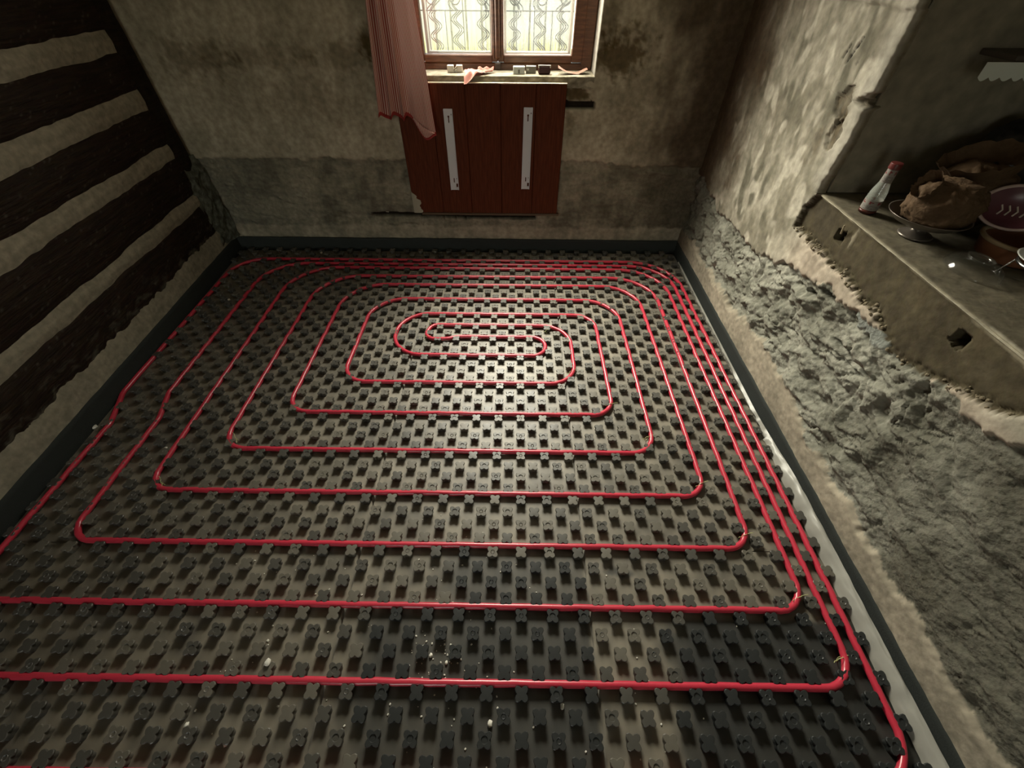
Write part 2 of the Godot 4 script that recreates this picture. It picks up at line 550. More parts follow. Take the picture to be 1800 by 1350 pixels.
func right_h(z: float, y: float) -> float:
	var n := na.get_noise_2d(z * 2.5, y * 2.5)
	var f := nb.get_noise_2d(z * 22.0, y * 22.0)
	var skirt := 0.012 + 0.004 * n + 0.0015 * f
	var rough := 0.0 + rough_h(z, y)
	rough = lerpf(rough, 0.004 + 0.002 * f, patch(z, y, 0.32, 0.665, 0.13, 0.045, 0.3, 0.4))
	rough -= 0.03 * patch(z, y, 0.0, 0.57, 0.03, 0.012, 0.2, 0.3) + 0.03 * patch(z, y, 0.09, 0.62, 0.05, 0.008, 0.2, 0.2) + 0.02 * patch(z, y, 0.32, 0.52, 0.1, 0.012, 0.3, 0.3)
	var coat := 0.016 + 0.005 * n + 0.0018 * nb.get_noise_2d(z * 26.0, y * 9.0) + 0.008 * ss(1.362, 1.368, y + 0.006 * nb.get_noise_2d(z * 12.0, 3.0))
	var old := -0.004 + 0.003 * n + 0.0012 * f + 0.004 * ss(0.84, 0.853, y)
	if y < 0.86:
		old += 0.003 * patch(z, y, 0.03, 0.805, 0.007, 0.045, 0.5, 0.9)
	var h := lerpf(coat, rough, 1.0 - ss(-0.006, 0.012, y - rub_top(z)))
	h = lerpf(h, skirt, 1.0 - ss(-0.02, 0.01, y - skirt_top(z)))
	if y < 0.862:
		var b := ss(-0.003, 0.008, z - band_start(y)) * ss(-0.004, 0.008, y - band_low(z))
		h = lerpf(h, old, b)
		var rim := ss(-0.02, 0.002, y - band_low(z)) * (1.0 - ss(0.006, 0.028, y - band_low(z))) * ss(-0.26, -0.2, z)
		h += rim * (0.007 * nb.get_noise_2d(z * 50.0, y * 50.0) - 0.005)
	# broken spots in the coat near the reveal
	h -= 0.009 * patch(z, y, -0.34, 1.115, 0.04, 0.06, 0.2, 0.6) + 0.010 * patch(z, y, -0.31, 1.03, 0.03, 0.05, 0.2, 0.5) + 0.02 * patch(z, y, -0.245, 1.14, 0.045, 0.014, 0.3, 0.4)
	h -= 0.006 * (mark(z, y, -0.462, 1.228, -0.448, 1.262) + mark(z, y, -0.43, 1.215, -0.402, 1.285))
	return h - 0.05 * in_hole(z, y)

func rough_h(z: float, y: float) -> float:
	# trowelled clots: warped, layered flakes with crevices between them, calmer towards the viewer
	var calm := 1.0 - 0.65 * ss(0.4, 0.95, z)
	var wx := z + 0.05 * na.get_noise_2d(z * 4.0, y * 4.0 + 30.0)
	var wy := y + 0.05 * na.get_noise_2d(z * 4.0 + 60.0, y * 4.0)
	var flake := na.get_noise_2d(wx * 5.0 - wy * 3.0, wy * 9.0 + wx * 3.0)
	var step := floorf(flake * 4.0) * 0.25 + 0.25 * ss(0.55, 1.0, fposmod(flake * 4.0, 1.0))
	var crev := ss(0.0, 0.10, absf(nb.get_noise_2d(wx * 7.0 + 3.0, wy * 13.0 - wx * 4.0)))
	return calm * (0.031 * step + 0.005 * nb.get_noise_2d(z * 30.0, y * 44.0) - 0.015 * (1.0 - crev) * ss(-0.1, 0.25, na.get_noise_2d(z * 3.0 + 9.0, y * 4.0))) + 0.014 * na.get_noise_2d(z * 3.0, y * 4.0) + 0.002 * nb.get_noise_2d(z * 60.0, y * 60.0)

func mark(z: float, y: float, z0: float, y0: float, z1: float, y1: float) -> float:
	var a := Vector2(z0, y0)
	var d := Vector2(z1, y1) - a
	var t := clampf((Vector2(z, y) - a).dot(d) / d.length_squared(), 0.0, 1.0)
	return 1.0 - ss(0.0025, 0.0055, (Vector2(z, y) - a - d * t).length())

func right_c(z: float, y: float) -> Color:
	var n := na.get_noise_2d(z * 3.0 + 7.0, y * 3.0)
	var m := nb.get_noise_2d(z * 13.0 + y * 3.0, y * 5.0)
	var g := nb.get_noise_2d(z * 40.0, y * 40.0)
	var coat := mixc(Color(0.40, 0.365, 0.29), Color(0.25, 0.23, 0.175), 0.5 + 0.9 * n + 0.7 * m)
	coat = mixc(coat, Color(0.19, 0.17, 0.125), 0.75 * ss(0.0, 0.4, na.get_noise_2d(z * 2.6 + 3.0, y * 2.2 + 8.0) + 0.35 * m))
	coat = mixc(coat, Color(0.14, 0.13, 0.095), 0.9 * ss(0.12, 0.5, na.get_noise_2d(z * 4.0 + 20.0, y * 2.4) + 0.5 * m - 0.25 * ss(-0.6, -0.25, z)))
	coat = mixc(coat, Color(0.52, 0.48, 0.39), ss(0.25, 0.5, nb.get_noise_2d(z * 9.0 + 3.0, y * 5.0)) * 0.8)
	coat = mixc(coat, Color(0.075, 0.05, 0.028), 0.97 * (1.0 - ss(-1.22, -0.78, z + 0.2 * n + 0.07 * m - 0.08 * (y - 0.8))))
	coat = mixc(coat, Color(0.50, 0.465, 0.39), 0.7 * ss(-0.32, -0.25, z) * ss(0.84, 0.9, y))
	var worn := patch(z, y, -0.34, 1.115, 0.04, 0.06, 0.2, 0.6) + patch(z, y, -0.31, 1.03, 0.03, 0.05, 0.2, 0.5) + patch(z, y, -0.245, 1.14, 0.045, 0.014, 0.3, 0.4) + patch(z, y, -0.37, 1.0, 0.05, 0.1, 0.8, 0.9) * 0.6
	coat = mixc(coat, Color(0.14, 0.11, 0.07).lerp(Color(0.06, 0.048, 0.03), ss(-0.1, 0.3, nb.get_noise_2d(z * 25.0, y * 18.0))), worn * (0.75 + 0.6 * m))
	coat = mixc(coat, Color(0.03, 0.025, 0.02), mark(z, y, -0.462, 1.228, -0.448, 1.262) + mark(z, y, -0.43, 1.215, -0.402, 1.285) + 0.5 * mark(z, y, -0.375, 1.222, -0.37, 1.226))
	coat = mixc(coat, Color(0.52, 0.43, 0.34), 0.6 * ss(-0.3, -0.1, z) * (1.0 - ss(0.7, 0.75, y)))
	var rough := mixc(Color(0.33, 0.325, 0.27), Color(0.19, 0.187, 0.15), 0.45 + n + 0.5 * g)
	rough = mixc(rough, Color(0.105, 0.098, 0.075), 0.8 * ss(0.35, 1.0, z + 0.2 * n) + 0.7 * (1.0 - ss(-1.15, -0.85, z + 0.1 * n)))  # light falloff towards the viewer is put into the colour
	rough = mixc(rough, Color(0.26, 0.275, 0.25), patch(z, y, 0.32, 0.665, 0.13, 0.045, 0.3, 0.4))
	var skirt := mixc(Color(0.42, 0.37, 0.285), Color(0.28, 0.25, 0.19), 0.45 + n + 0.5 * g)
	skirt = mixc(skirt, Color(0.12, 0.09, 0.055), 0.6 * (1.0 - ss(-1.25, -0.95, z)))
	var old := mixc(Color(0.095, 0.078, 0.047), Color(0.065, 0.053, 0.032), 0.5 + n + 0.4 * m)
	old = mixc(old, Color(0.35, 0.31, 0.22), ss(0.846, 0.853, y + 0.006 * m + 0.012 * ss(0.45, 0.6, z)))
	old = mixc(old, Color(0.26, 0.23, 0.165), patch(z, y, 0.03, 0.805, 0.007, 0.045, 0.5, 0.9))
	match right_zone(z, y):
		"old_render_band": return old
		"cement_skirting": return skirt
		"exposed_masonry": return rough
	return coat

func build_right_wall() -> void:
	var w := thing("wall_right", "right wall with flaking plaster, grey exposed masonry and a deep niche", "wall", Vector3.ZERO, 0.0, "", "structure")
	var nu := 500
	var nv := 142
	var z0 := -1.37
	var z1 := 1.63
	var place := func(i: int, j: int) -> Vector3:
		var z := z0 + (z1 - z0) * i / nu
		var y := 0.855 * j / nv
		return Vector3(RX - right_h(z, y), y, z)
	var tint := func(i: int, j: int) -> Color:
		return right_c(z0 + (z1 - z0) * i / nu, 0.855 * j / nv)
	var sort := func(p: Vector3) -> String: return right_zone(p.z, p.y)
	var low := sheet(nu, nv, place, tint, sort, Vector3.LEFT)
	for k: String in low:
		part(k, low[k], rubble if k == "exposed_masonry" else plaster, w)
	# the coat above, up to the ragged arris of the niche
	var nz := 200
	var ny := 150
	var edge := func(y: float) -> float:
		return -0.226 + 0.006 * nb.get_noise_2d(y * 20.0, 44.0) + 0.004 * nb.get_noise_2d(y * 60.0, 4.0) - 0.022 * patch(-0.226, y, -0.226, 1.150, 0.05, 0.018, 0.3, 0.4) - 0.012 * ss(1.0, 0.9, y)
	var spot := func(i: int, j: int) -> Vector2:
		var y := 0.855 + 0.83 * j / ny
		var e: float = edge.call(y)
		return Vector2(z0 + (e - z0) * minf(1.0, float(i) / (nz - 4)), y)
	var place2 := func(i: int, j: int) -> Vector3:
		var s: Vector2 = spot.call(i, j)
		var turn := maxf(0.0, i - (nz - 4)) / 4.0
		var round := 0.004 * ss(-0.012, 0.0, s.x - float(edge.call(s.y)))
		return Vector3(RX - right_h(s.x, s.y) + round + turn * 0.03, s.y, s.x + 0.002 * turn)
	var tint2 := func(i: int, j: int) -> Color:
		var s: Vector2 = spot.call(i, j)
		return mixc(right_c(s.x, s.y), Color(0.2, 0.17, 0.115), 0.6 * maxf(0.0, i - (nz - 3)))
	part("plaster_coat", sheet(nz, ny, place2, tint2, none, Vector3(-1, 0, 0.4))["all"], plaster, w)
	part("upper_plaster", box(Vector3(RX + 0.0, 2.05, -0.8), Vector3(0.03, 0.74, 1.14), 0.001), mat(0.4, 0.36, 0.28, 0.9), w)
	part("niche_reveal", box(Vector3(1.44, 1.62, -0.8), Vector3(0.60, 1.53, 1.13), 0.004), smooth_wall, w)
	part("masonry_core", box(Vector3(1.47, 0.42, -0.8), Vector3(0.60, 0.86, 1.2), 0.001), mat(0.2, 0.18, 0.13, 0.9), w)
	# ledge
	var ledge := st_new()
	bx(ledge, Vector3(1.47, 0.425, 1.25), Vector3(0.60, 0.856, 2.98), 0.001)
	part("masonry_core", done(ledge, true), mat(0.2, 0.18, 0.13, 0.9), w)
	var top := func(i: int, j: int) -> Vector3:
		var x := 1.111 + 0.66 * i / 60.0
		var z := -0.236 + 1.9 * j / 170.0
		return Vector3(x, 0.8555 + 0.0012 * na.get_noise_2d(x * 9.0, z * 9.0) - 0.004 * (1.0 - ss(1.112, 1.123, x)), z)
	var ttop := func(i: int, j: int) -> Color:
		var x := 1.111 + 0.66 * i / 60.0
		var z := -0.236 + 1.9 * j / 170.0
		var c := mixc(Color(0.17, 0.148, 0.102), Color(0.125, 0.108, 0.075), 0.5 + na.get_noise_2d(x * 8.0, z * 8.0))
		return mixc(c, Color(0.48, 0.44, 0.34), 1.0 - ss(1.113 + 0.004 * nb.get_noise_2d(z * 30.0, 1.0), 1.119, x - 0.008 * ss(0.45, 0.62, z)))
	part("ledge", sheet(60, 170, top, ttop, none, Vector3.UP)["all"], plaster, w)
	part("niche_back", box(Vector3(1.83, 1.2, 0.65), Vector3(0.14, 2.6, 4.4), 0.002), mat(0.30, 0.28, 0.22, 0.85), w)
	part("niche_lintel", box(Vector3(1.45, 2.13, 1.3), Vector3(0.66, 0.5, 3.1), 0.002), smooth_wall, w)
	part("niche_end", box(Vector3(1.45, 1.62, 2.3), Vector3(0.66, 1.54, 1.0), 0.002), smooth_wall, w)
	part("rear_wall", box(Vector3(1.5, 1.2, 3.7), Vector3(0.77, 2.6, 2.0), 0.002), mat(0.36, 0.33, 0.26, 0.9), w)
	# a small peg by the first hole
	part("wooden_peg", tube(PackedVector3Array([Vector3(1.11, 0.80, -0.025), Vector3(1.095, 0.835, -0.012)]), 0.003, 6), mat(0.3, 0.25, 0.16, 0.8), w)
	# bits of mortar clinging to the ragged lower edge of the render band
	var bits := st_new()
	for k in 90:
		var z := rng.randf_range(-0.26, 1.0)
		var y := band_low(z) + rng.randf_range(-0.004, 0.014)
		var r := rng.randf_range(0.003, 0.009)
		bx(bits, Vector3(RX - right_h(z, y) - r * 0.2, y, z), Vector3(r, r * 1.2, r * 1.3), r * 0.3, Basis.from_euler(Vector3(rng.randf() * 3.0, rng.randf() * 3.0, rng.randf() * 3.0)))
	var b := part("mortar_crumbs", done(bits, true), mat(0.17, 0.14, 0.09, 0.95), w)
	b.set_meta("kind", "stuff")

# ---- left wall: hewn logs and mortar
func build_left_wall() -> void:
	var w := thing("wall_left", "left wall of dark hewn logs with pale mortar bands between them", "wall", Vector3(-2.006, 0, -1.3), 0.0, "", "structure")
	w.rotation.y = 0.05
	# local frame: z runs towards the viewer, x out of the wall
	var seams := [[0.155, 0.155], [0.375, 0.445], [0.645, 0.722], [0.884, 0.974], [1.122, 1.208], [1.37, 1.45], [1.62, 1.7]]
	var wob := func(y: float, z: float) -> float:
		return y + 0.012 * na.get_noise_2d(z * 2.2, y * 13.0) + 0.003 * nb.get_noise_2d(z * 9.0, y * 5.0)
	for k in seams.size():
		var lo: float = seams[k][1]
		var hi: float = seams[k + 1][0] if k + 1 < seams.size() else 2.4
		var ragged := k == 0
		var place := func(i: int, j: int) -> Vector3:
			var z := 0.115 + 2.5 * i / 240.0
			var a: float = wob.call(lo, z)
			var b: float = wob.call(hi, z)
			if ragged: a += 0.045 * na.get_noise_2d(z * 3.0, 60.0) + 0.03 * nb.get_noise_2d(z * 16.0, 8.0) + 0.05 * (1.0 - ss(0.0, 0.5, z))
			var t := j / 26.0
			var bulge := pow(maxf(0.0, sin(PI * t)), 0.35)
			return Vector3(-0.012 + 0.024 * bulge + 0.003 * nb.get_noise_2d(z * 4.0, t * 9.0 + k * 3.0), lerpf(a - 0.006, b + 0.006, t), z)
		var tint := func(i: int, j: int) -> Color:
			var z := 0.115 + 2.5 * i / 240.0
			var t := j / 26.0
			var c := mixc(Color(0.020, 0.011, 0.006), Color(0.035, 0.021, 0.012), 0.5 + nb.get_noise_2d(z * 3.0, t * 14.0 + k))
			if k == 0: c = mixc(c, Color(0.13, 0.12, 0.09), 0.7 * ss(0.15, 0.5, nb.get_noise_2d(z * 9.0, t * 5.0) + 0.6 * (1.0 - ss(0.0, 0.3, t))) * (1.0 - ss(0.2, 0.8, t)))
			return mixc(c, Color(0.16, 0.15, 0.12), 0.5 * ss(0.5, 0.75, nb.get_noise_2d(z * 60.0, t * 40.0 + k)))
		part("log", sheet(240, 26, place, tint, none, Vector3.RIGHT)["all"], log_wood, w)
	for k in range(-1, seams.size() - 1):
		var lo := 0.0
		var hi := 0.26
		if k >= 0:
			lo = seams[k + 1][0]
			hi = seams[k + 1][1]
		var place := func(i: int, j: int) -> Vector3:
			var z := (0.118 if k >= 0 else 0.0) + 2.5 * i / 240.0
			var t := j / 10.0
			var out := -0.002 + 0.008 * sin(PI * t) if k >= 0 else 0.012 - 0.02 * ss(0.7, 1.0, t)
			return Vector3(out + 0.002 * na.get_noise_2d(z * 6.0, t * 3.0 + k), lerpf(float(wob.call(lo, z)) - (0.004 if k >= 0 else 0.0), float(wob.call(hi, z)) + 0.004, t), z)
		var tint := func(i: int, j: int) -> Color:
			var z := 2.5 * i / 240.0
			var c := mixc(Color(0.35, 0.32, 0.24), Color(0.27, 0.247, 0.185), 0.5 + na.get_noise_2d(z * 5.0, j * 0.3 + k * 3.0))
			return mixc(c, Color(0.14, 0.11, 0.08), 0.5 * ss(0.62, 0.75, nb.get_noise_2d(z * 45.0, j * 2.0 + k)))
		part("mortar_band" if k >= 0 else "mortar_foot", sheet(240, 10, place, tint, none, Vector3.RIGHT)["all"], chink, w)
	# upright in the corner, then rough mortar under it
	var post := func(i: int, j: int) -> Vector3:
		var y := 0.12 + 2.28 * j / 120.0
		var t := i / 10.0
		return Vector3(-0.012 + 0.02 * pow(sin(PI * clampf(t, 0.02, 0.98)), 0.5), y, -0.02 + 0.136 * t + 0.006 * nb.get_noise_2d(y * 6.0, 3.0))
	var postc := func(_i: int, j: int) -> Color: return mixc(Color(0.016, 0.011, 0.007), Color(0.03, 0.021, 0.012), 0.5 + nb.get_noise_2d(j * 0.3, _i * 0.9))
	part("corner_post", sheet(10, 120, post, postc, none, Vector3.RIGHT)["all"], log_wood, w)
	var fill := func(i: int, j: int) -> Vector3:
		var y := 0.1 + 0.52 * j / 50.0
		var z := -0.04 + 0.18 * i / 20.0
		return Vector3(0.0 + 0.02 * nr.get_noise_2d(z * 5.0, y * 4.0) + 0.035 * (1.0 - i / 20.0) - 0.03 * ss(0.5, 0.62, y), y, z)
	var fillc := func(i: int, j: int) -> Color: return mixc(Color(0.15, 0.165, 0.13), Color(0.07, 0.07, 0.055), 0.5 + 1.2 * na.get_noise_2d(i * 0.25, j * 0.25))
	part("corner_mortar", sheet(20, 50, fill, fillc, none, Vector3.RIGHT)["all"], rubble, w)
	part("backing", box(Vector3(-0.14, 1.2, 2.9), Vector3(0.2, 2.6, 6.4), 0.001), mat(0.05, 0.04, 0.03, 0.9), w)

# ---- window
func build_window() -> void:
	var w := thing("window_1", "brown double casement window with two panes above the whitewashed sill", "window", Vector3(-0.14, 1.02, 0), 0.0, "", "structure")
	var f := st_new()
	for s in [-1.0, 1.0]: bx(f, Vector3(s * 0.487, 0.52, -1.535), Vector3(0.06, 1.04, 0.11), 0.004)
	bx(f, Vector3(0, 0.012, -1.535), Vector3(0.92, 0.036, 0.11), 0.004)
	bx(f, Vector3(0, 1.02, -1.535), Vector3(0.92, 0.05, 0.11), 0.004)
	part("window_frame", done(f, true), frame_wood, w)
	var glass := StandardMaterial3D.new()
	glass.transparency = BaseMaterial3D.TRANSPARENCY_ALPHA
	glass.albedo_color = Color(1, 1, 1, 0.04)
	glass.roughness = 0.02
	var bead := mat(0.6, 0.6, 0.52, 0.5)
	for s in [-1.0, 1.0]:
		var sash := st_new()
		var xi: float = s * 0.032
		var xo: float = s * 0.402
		# stiles and rails with a sloped inner edge
		bx(sash, Vector3(s * 0.0165, 0.50, -1.50), Vector3(0.032, 0.93, 0.05), 0.004)
		bx(sash, Vector3(s * 0.432, 0.50, -1.50), Vector3(0.06, 0.93, 0.05), 0.004)
		bx(sash, Vector3(s * 0.217, 0.048, -1.50), Vector3(0.372, 0.036, 0.05), 0.004)
		bx(sash, Vector3(s * 0.217, 0.96, -1.50), Vector3(0.372, 0.06, 0.05), 0.004)
		var sm := part("sash", done(sash, true), frame_wood, w)
		part("pane", box(Vector3(s * 0.217, 0.50, -1.506), Vector3(0.37, 0.88, 0.003), 0.0003), glass, sm)
		# the outer casement seen through the glass
		var outer := st_new()
		for x: float in [xi + s * 0.006, xo - s * 0.006]: bx(outer, Vector3(x, 0.5, -1.60), Vector3(0.014, 0.92, 0.03), 0.003)
		for y in [0.058, 0.95]: bx(outer, Vector3(s * 0.217, y, -1.60), Vector3(0.37, 0.014, 0.03), 0.003)
		var om := part("outer_casement", done(outer, true), bead, w)
		part("pane", box(Vector3(s * 0.217, 0.50, -1.606), Vector3(0.35, 0.88, 0.003), 0.0003), glass, om)
	var astragal := st_new()
	for y in [0.53]: bx(astragal, Vector3(0.0, y, -1.472), Vector3(0.026, 0.96, 0.02), 0.007)
	for s in [-1.0, 1.0]: bx(astragal, Vector3(s * 0.020, 0.53, -1.476), Vector3(0.007, 0.96, 0.012), 0.003)
	part("astragal", done(astragal, true), frame_wood, w)
	part("catch", box(Vector3(0.0, 0.018, -1.466), Vector3(0.03, 0.03, 0.014), 0.004), mat(0.05, 0.03, 0.02, 0.5), w)
	# sill
	var place := func(i: int, j: int) -> Vector3:
		var x := -0.52 + 1.04 * i / 130.0
		var t := j / 30.0
		var z := -1.53 + 0.2 * minf(1.0, t / 0.7)
		var y := 0.0 - 0.05 * ss(0.7, 1.0, t) - 0.004 * ss(0.6, 0.72, t)
		if t > 0.7: z = -1.33 - 0.004 * (t - 0.7)
		return Vector3(x, y + 0.0012 * nb.get_noise_2d(x * 20.0, t * 12.0), z + 0.004 * na.get_noise_2d(x * 7.0, t * 5.0))
	var tint := func(i: int, j: int) -> Color:
		return mixc(Color(0.36, 0.325, 0.245), Color(0.2, 0.175, 0.12), 0.35 + 1.3 * na.get_noise_2d(i * 0.09, j * 0.2) + 0.4 * ss(20.0, 24.0, j) * ss(-0.1, 0.2, nb.get_noise_2d(i * 0.2, j * 0.4)))
	var sill := sheet(130, 30, place, tint, none, Vector3(0, 1, 1))
	part("window_sill", sill["all"], plaster, w)

func build_outside() -> void:
	tag(part("ground", box(Vector3(0, 0.2, -12.0), Vector3(40, 0.2, 20.0), 0.001), triplanar(mat(0.42, 0.42, 0.12, 0.95), Vector3.ONE, null, null, 0.0), self), "sunny yellow green grass outside beyond the window", "ground", "", "structure")
	# painted iron grille in front of the panes
	var iron := mat(0.13, 0.135, 0.125, 0.6)
	var g := thing("window_grille", "pale grey scrolled iron grille outside the window panes", "window grille", Vector3(-0.14, 1.02, -1.72))
	for y in [0.225, 0.80]: part("rail", tube(PackedVector3Array([Vector3(-0.47, y, 0), Vector3(0.47, y, 0)]), 0.003, 6), iron, g)
	for k in 9:
		var x := -0.40 + 0.1 * k
		part("upright", tube(PackedVector3Array([Vector3(x, -0.03, 0.004), Vector3(x, 0.225 if k % 2 else 0.80, 0.004)]), 0.0026, 6), iron, g)
	for s in [-1.0, 1.0]:
		for c: float in [0.09, 0.235, 0.36]:
			for o in 3:  # tripled: offset copies model ghost reflections of the double glazing
				var p := PackedVector3Array()
				var q := PackedVector3Array()
				for i in 25:
					var t := i / 24.0
					p.append(Vector3(s * c + 0.013 * o - 0.013 + 0.021 * sin(t * TAU * 1.9 + c * 9.0), 0.225 - 0.17 * t, -0.004))
					q.append(Vector3(s * c + 0.013 * o - 0.013 + 0.032 * sin(t * TAU * 1.5 + c * 14.0) * (1.0 if o != 1 else 0.8), 0.225 + 0.2 * t, -0.004))
				part("scroll_with_ghosts", tube(p, 0.0028, 5), iron, g)
				part("scroll_with_ghosts", tube(q, 0.0028, 5), iron, g)
		for c: float in [0.09, 0.24, 0.37]:
			var p := PackedVector3Array()
			for i in 21:
				var a := TAU * i / 20.0
				p.append(Vector3(s * c + 0.03 * cos(a), 0.285 + 0.036 * sin(a), 0.006))
			part("ring", tube(p, 0.003, 5), iron, g)
		part("brace", tube(PackedVector3Array([Vector3(s * 0.08, 0.32, 0.008), Vector3(s * 0.22, 0.5, 0.008)]), 0.006, 6), iron, g)
		part("brace", tube(PackedVector3Array([Vector3(s * 0.36, 0.32, 0.008), Vector3(s * 0.22, 0.5, 0.008)]), 0.006, 6), iron, g)
	# board fence across the garden
	var f := thing("board_fence", "bright weathered board fence standing outside the window", "fence", Vector3(-0.2, 0.3, -3.3))
	var wood := triplanar(mat(0.74, 0.73, 0.64, 0.9), Vector3(4, 0.6, 4), noise_tex(0.02, 3, Color(0.8, 0.8, 0.8), Color(1, 1, 1), FastNoiseLite.TYPE_SIMPLEX_SMOOTH, 256, 12), null, 0.0)
	for k in 22:
		var h := 1.35 + 0.06 * sin(k * 2.3)
		part("board", box(Vector3(-1.42 + 0.135 * k, h * 0.5 - 0.1, 0.0), Vector3(0.118, h, 0.022), 0.004, Basis(Vector3.BACK, 0.01 * sin(k * 5.1))), wood, f)
	for k in 21:
		part("back_board", box(Vector3(-1.3525 + 0.135 * k, 0.58, -0.075), Vector3(0.10, 1.3, 0.02), 0.004), wood, f)
	var grass := st_new()
	for k in 900:
		var x := rng.randf_range(-1.7, 1.3)
		var z := rng.randf_range(-3.1, -2.75)
		var h := rng.randf_range(0.56, 0.78)
		var lean := Vector3(rng.randf_range(-0.06, 0.06), h, rng.randf_range(-0.05, 0.05))
		var side := Vector3(0.008, 0, 0.003)
		var a := Vector3(x, 0.29, z)
		tri(grass, a - side, a + side, a + lean, a - Vector3(0, 0, 1))
	var gm := mat(0.62, 0.58, 0.10, 0.8)
	gm.backlight_enabled = true
	gm.backlight = Color(0.5, 0.5, 0.3)
	tag(part("tall_grass", done(grass, true), gm, self), "tall yellow green grass growing along the board fence outside", "grass", "", "stuff")
	for y in [0.72, 1.12]: part("rail", box(Vector3(0.0, y, -0.038), Vector3(3.1, 0.07, 0.04), 0.006), wood, f)

# ---- studded mats
const PATCHES := [[0.17, 0.86, 0.38, 0.075], [-0.19, 1.17, 0.34, 0.19], [0.55, 1.1, 0.31, 0.13], [0.66, 1.28, 0.35, 0.12], [0.02, 1.36, 0.2, 0.1]]

func clean(x: float, z: float) -> float:
	var n := 0.02 * na.get_noise_2d(x * 7.0, z * 7.0)
	var c := 0.0
	# panels that were swept: straight along the seam at x = .225, soft elsewhere
	var a := ss(-0.34, -0.2, x + n) * (1.0 - ss(0.205, 0.225, x)) * ss(0.785, 0.81, z + n)
	c = maxf(c, 0.9 * a * (0.75 + 0.25 * ss(0.97, 1.0, z)))
	c = maxf(c, 0.75 * ss(-0.56, -0.42, x + n + 0.1 * (1.2 - z)) * (1.0 - ss(0.205, 0.225, x)) * ss(0.98, 1.0, z))
	c = maxf(c, ss(0.38, 0.5, x + 2.0 * n - 0.08 * (1.35 - z)) * ss(0.985, 1.01, z))
	return c

func dust_image() -> Image:
	var im := Image.create(1024, 1024, false, Image.FORMAT_RGB8)
	for j in 1024:
		for i in 1024:
			var x := -2.05 + 3.2 * i / 1024.0
			var z := -1.4 + 3.2 * j / 1024.0
			var n := na.get_noise_2d(x * 3.0, z * 3.0)
			var m := nb.get_noise_2d(x * 14.0, z * 14.0)
			var d := clampf(0.74 + 0.35 * n + 0.25 * m, 0.2, 1.0) * (1.0 - 0.9 * clean(x, z)) * (1.0 - 0.75 * patch(x, z, 0.335, 0.855, 0.05, 0.02, 0.8, 0.8))
			var c := Color(0.014, 0.0165, 0.0175).lerp(Color(0.205, 0.183, 0.142), d)
			im.set_pixel(i, j, c.linear_to_srgb())
	return im

func stud_mesh(kind: int) -> ArrayMesh:
	var s := st_new()
	var n := 24
	var rings: Array = []
	var prof := [[0.0, 0.90, 0.5], [0.0175, 0.84, 0.5], [0.0185, 1.0, 1.0], [0.0235, 1.0, 1.0], [0.025, 0.93, 1.0]]
	if kind == 1: prof.append_array([[0.0250, 0.5, 0.0], [0.0222, 0.42, 0.0]])
	elif kind == 2: prof.append_array([[0.0248, 0.42, 0.0], [0.0262, 0.36, 0.0], [0.0242, 0.24, 0.0]])
	else: prof.append([0.0253, 0.4, 0.0])
	for p: Array in prof:
		var r: Array = []
		for i in n:
			var a := TAU * i / n
			var lobe := pow(absf(sin(2.0 * a)), 1.3)
			var rad: float = lerpf(0.0185, 0.0138 + 0.0102 * lobe, p[2]) * p[1]
			r.append(Vector3(cos(a) * rad, p[0], sin(a) * rad))
		rings.append(r)
	for k in rings.size() - 1:
		s.set_smooth_group(-1 if k in [1, 3] else 1 + k)
		for i in n:
			var a: Vector3 = rings[k][i]
			var b: Vector3 = rings[k][(i + 1) % n]
			var c: Vector3 = rings[k + 1][(i + 1) % n]
			var d: Vector3 = rings[k + 1][i]
			var mid := (a + b + c + d) / 4.0
			var from := Vector3(0, mid.y - 0.0, 0) if k in [0, 2] else Vector3(0, mid.y + (0.05 if k == 1 else -0.05), 0)
			quad(s, a, b, c, d, from)
	s.set_smooth_group(40)
	var last: Array = rings[-1]
	for i in n: tri(s, last[i], last[(i + 1) % n], Vector3(0, (last[0] as Vector3).y, 0), Vector3(0, -1, 0))
	return done(s, true)

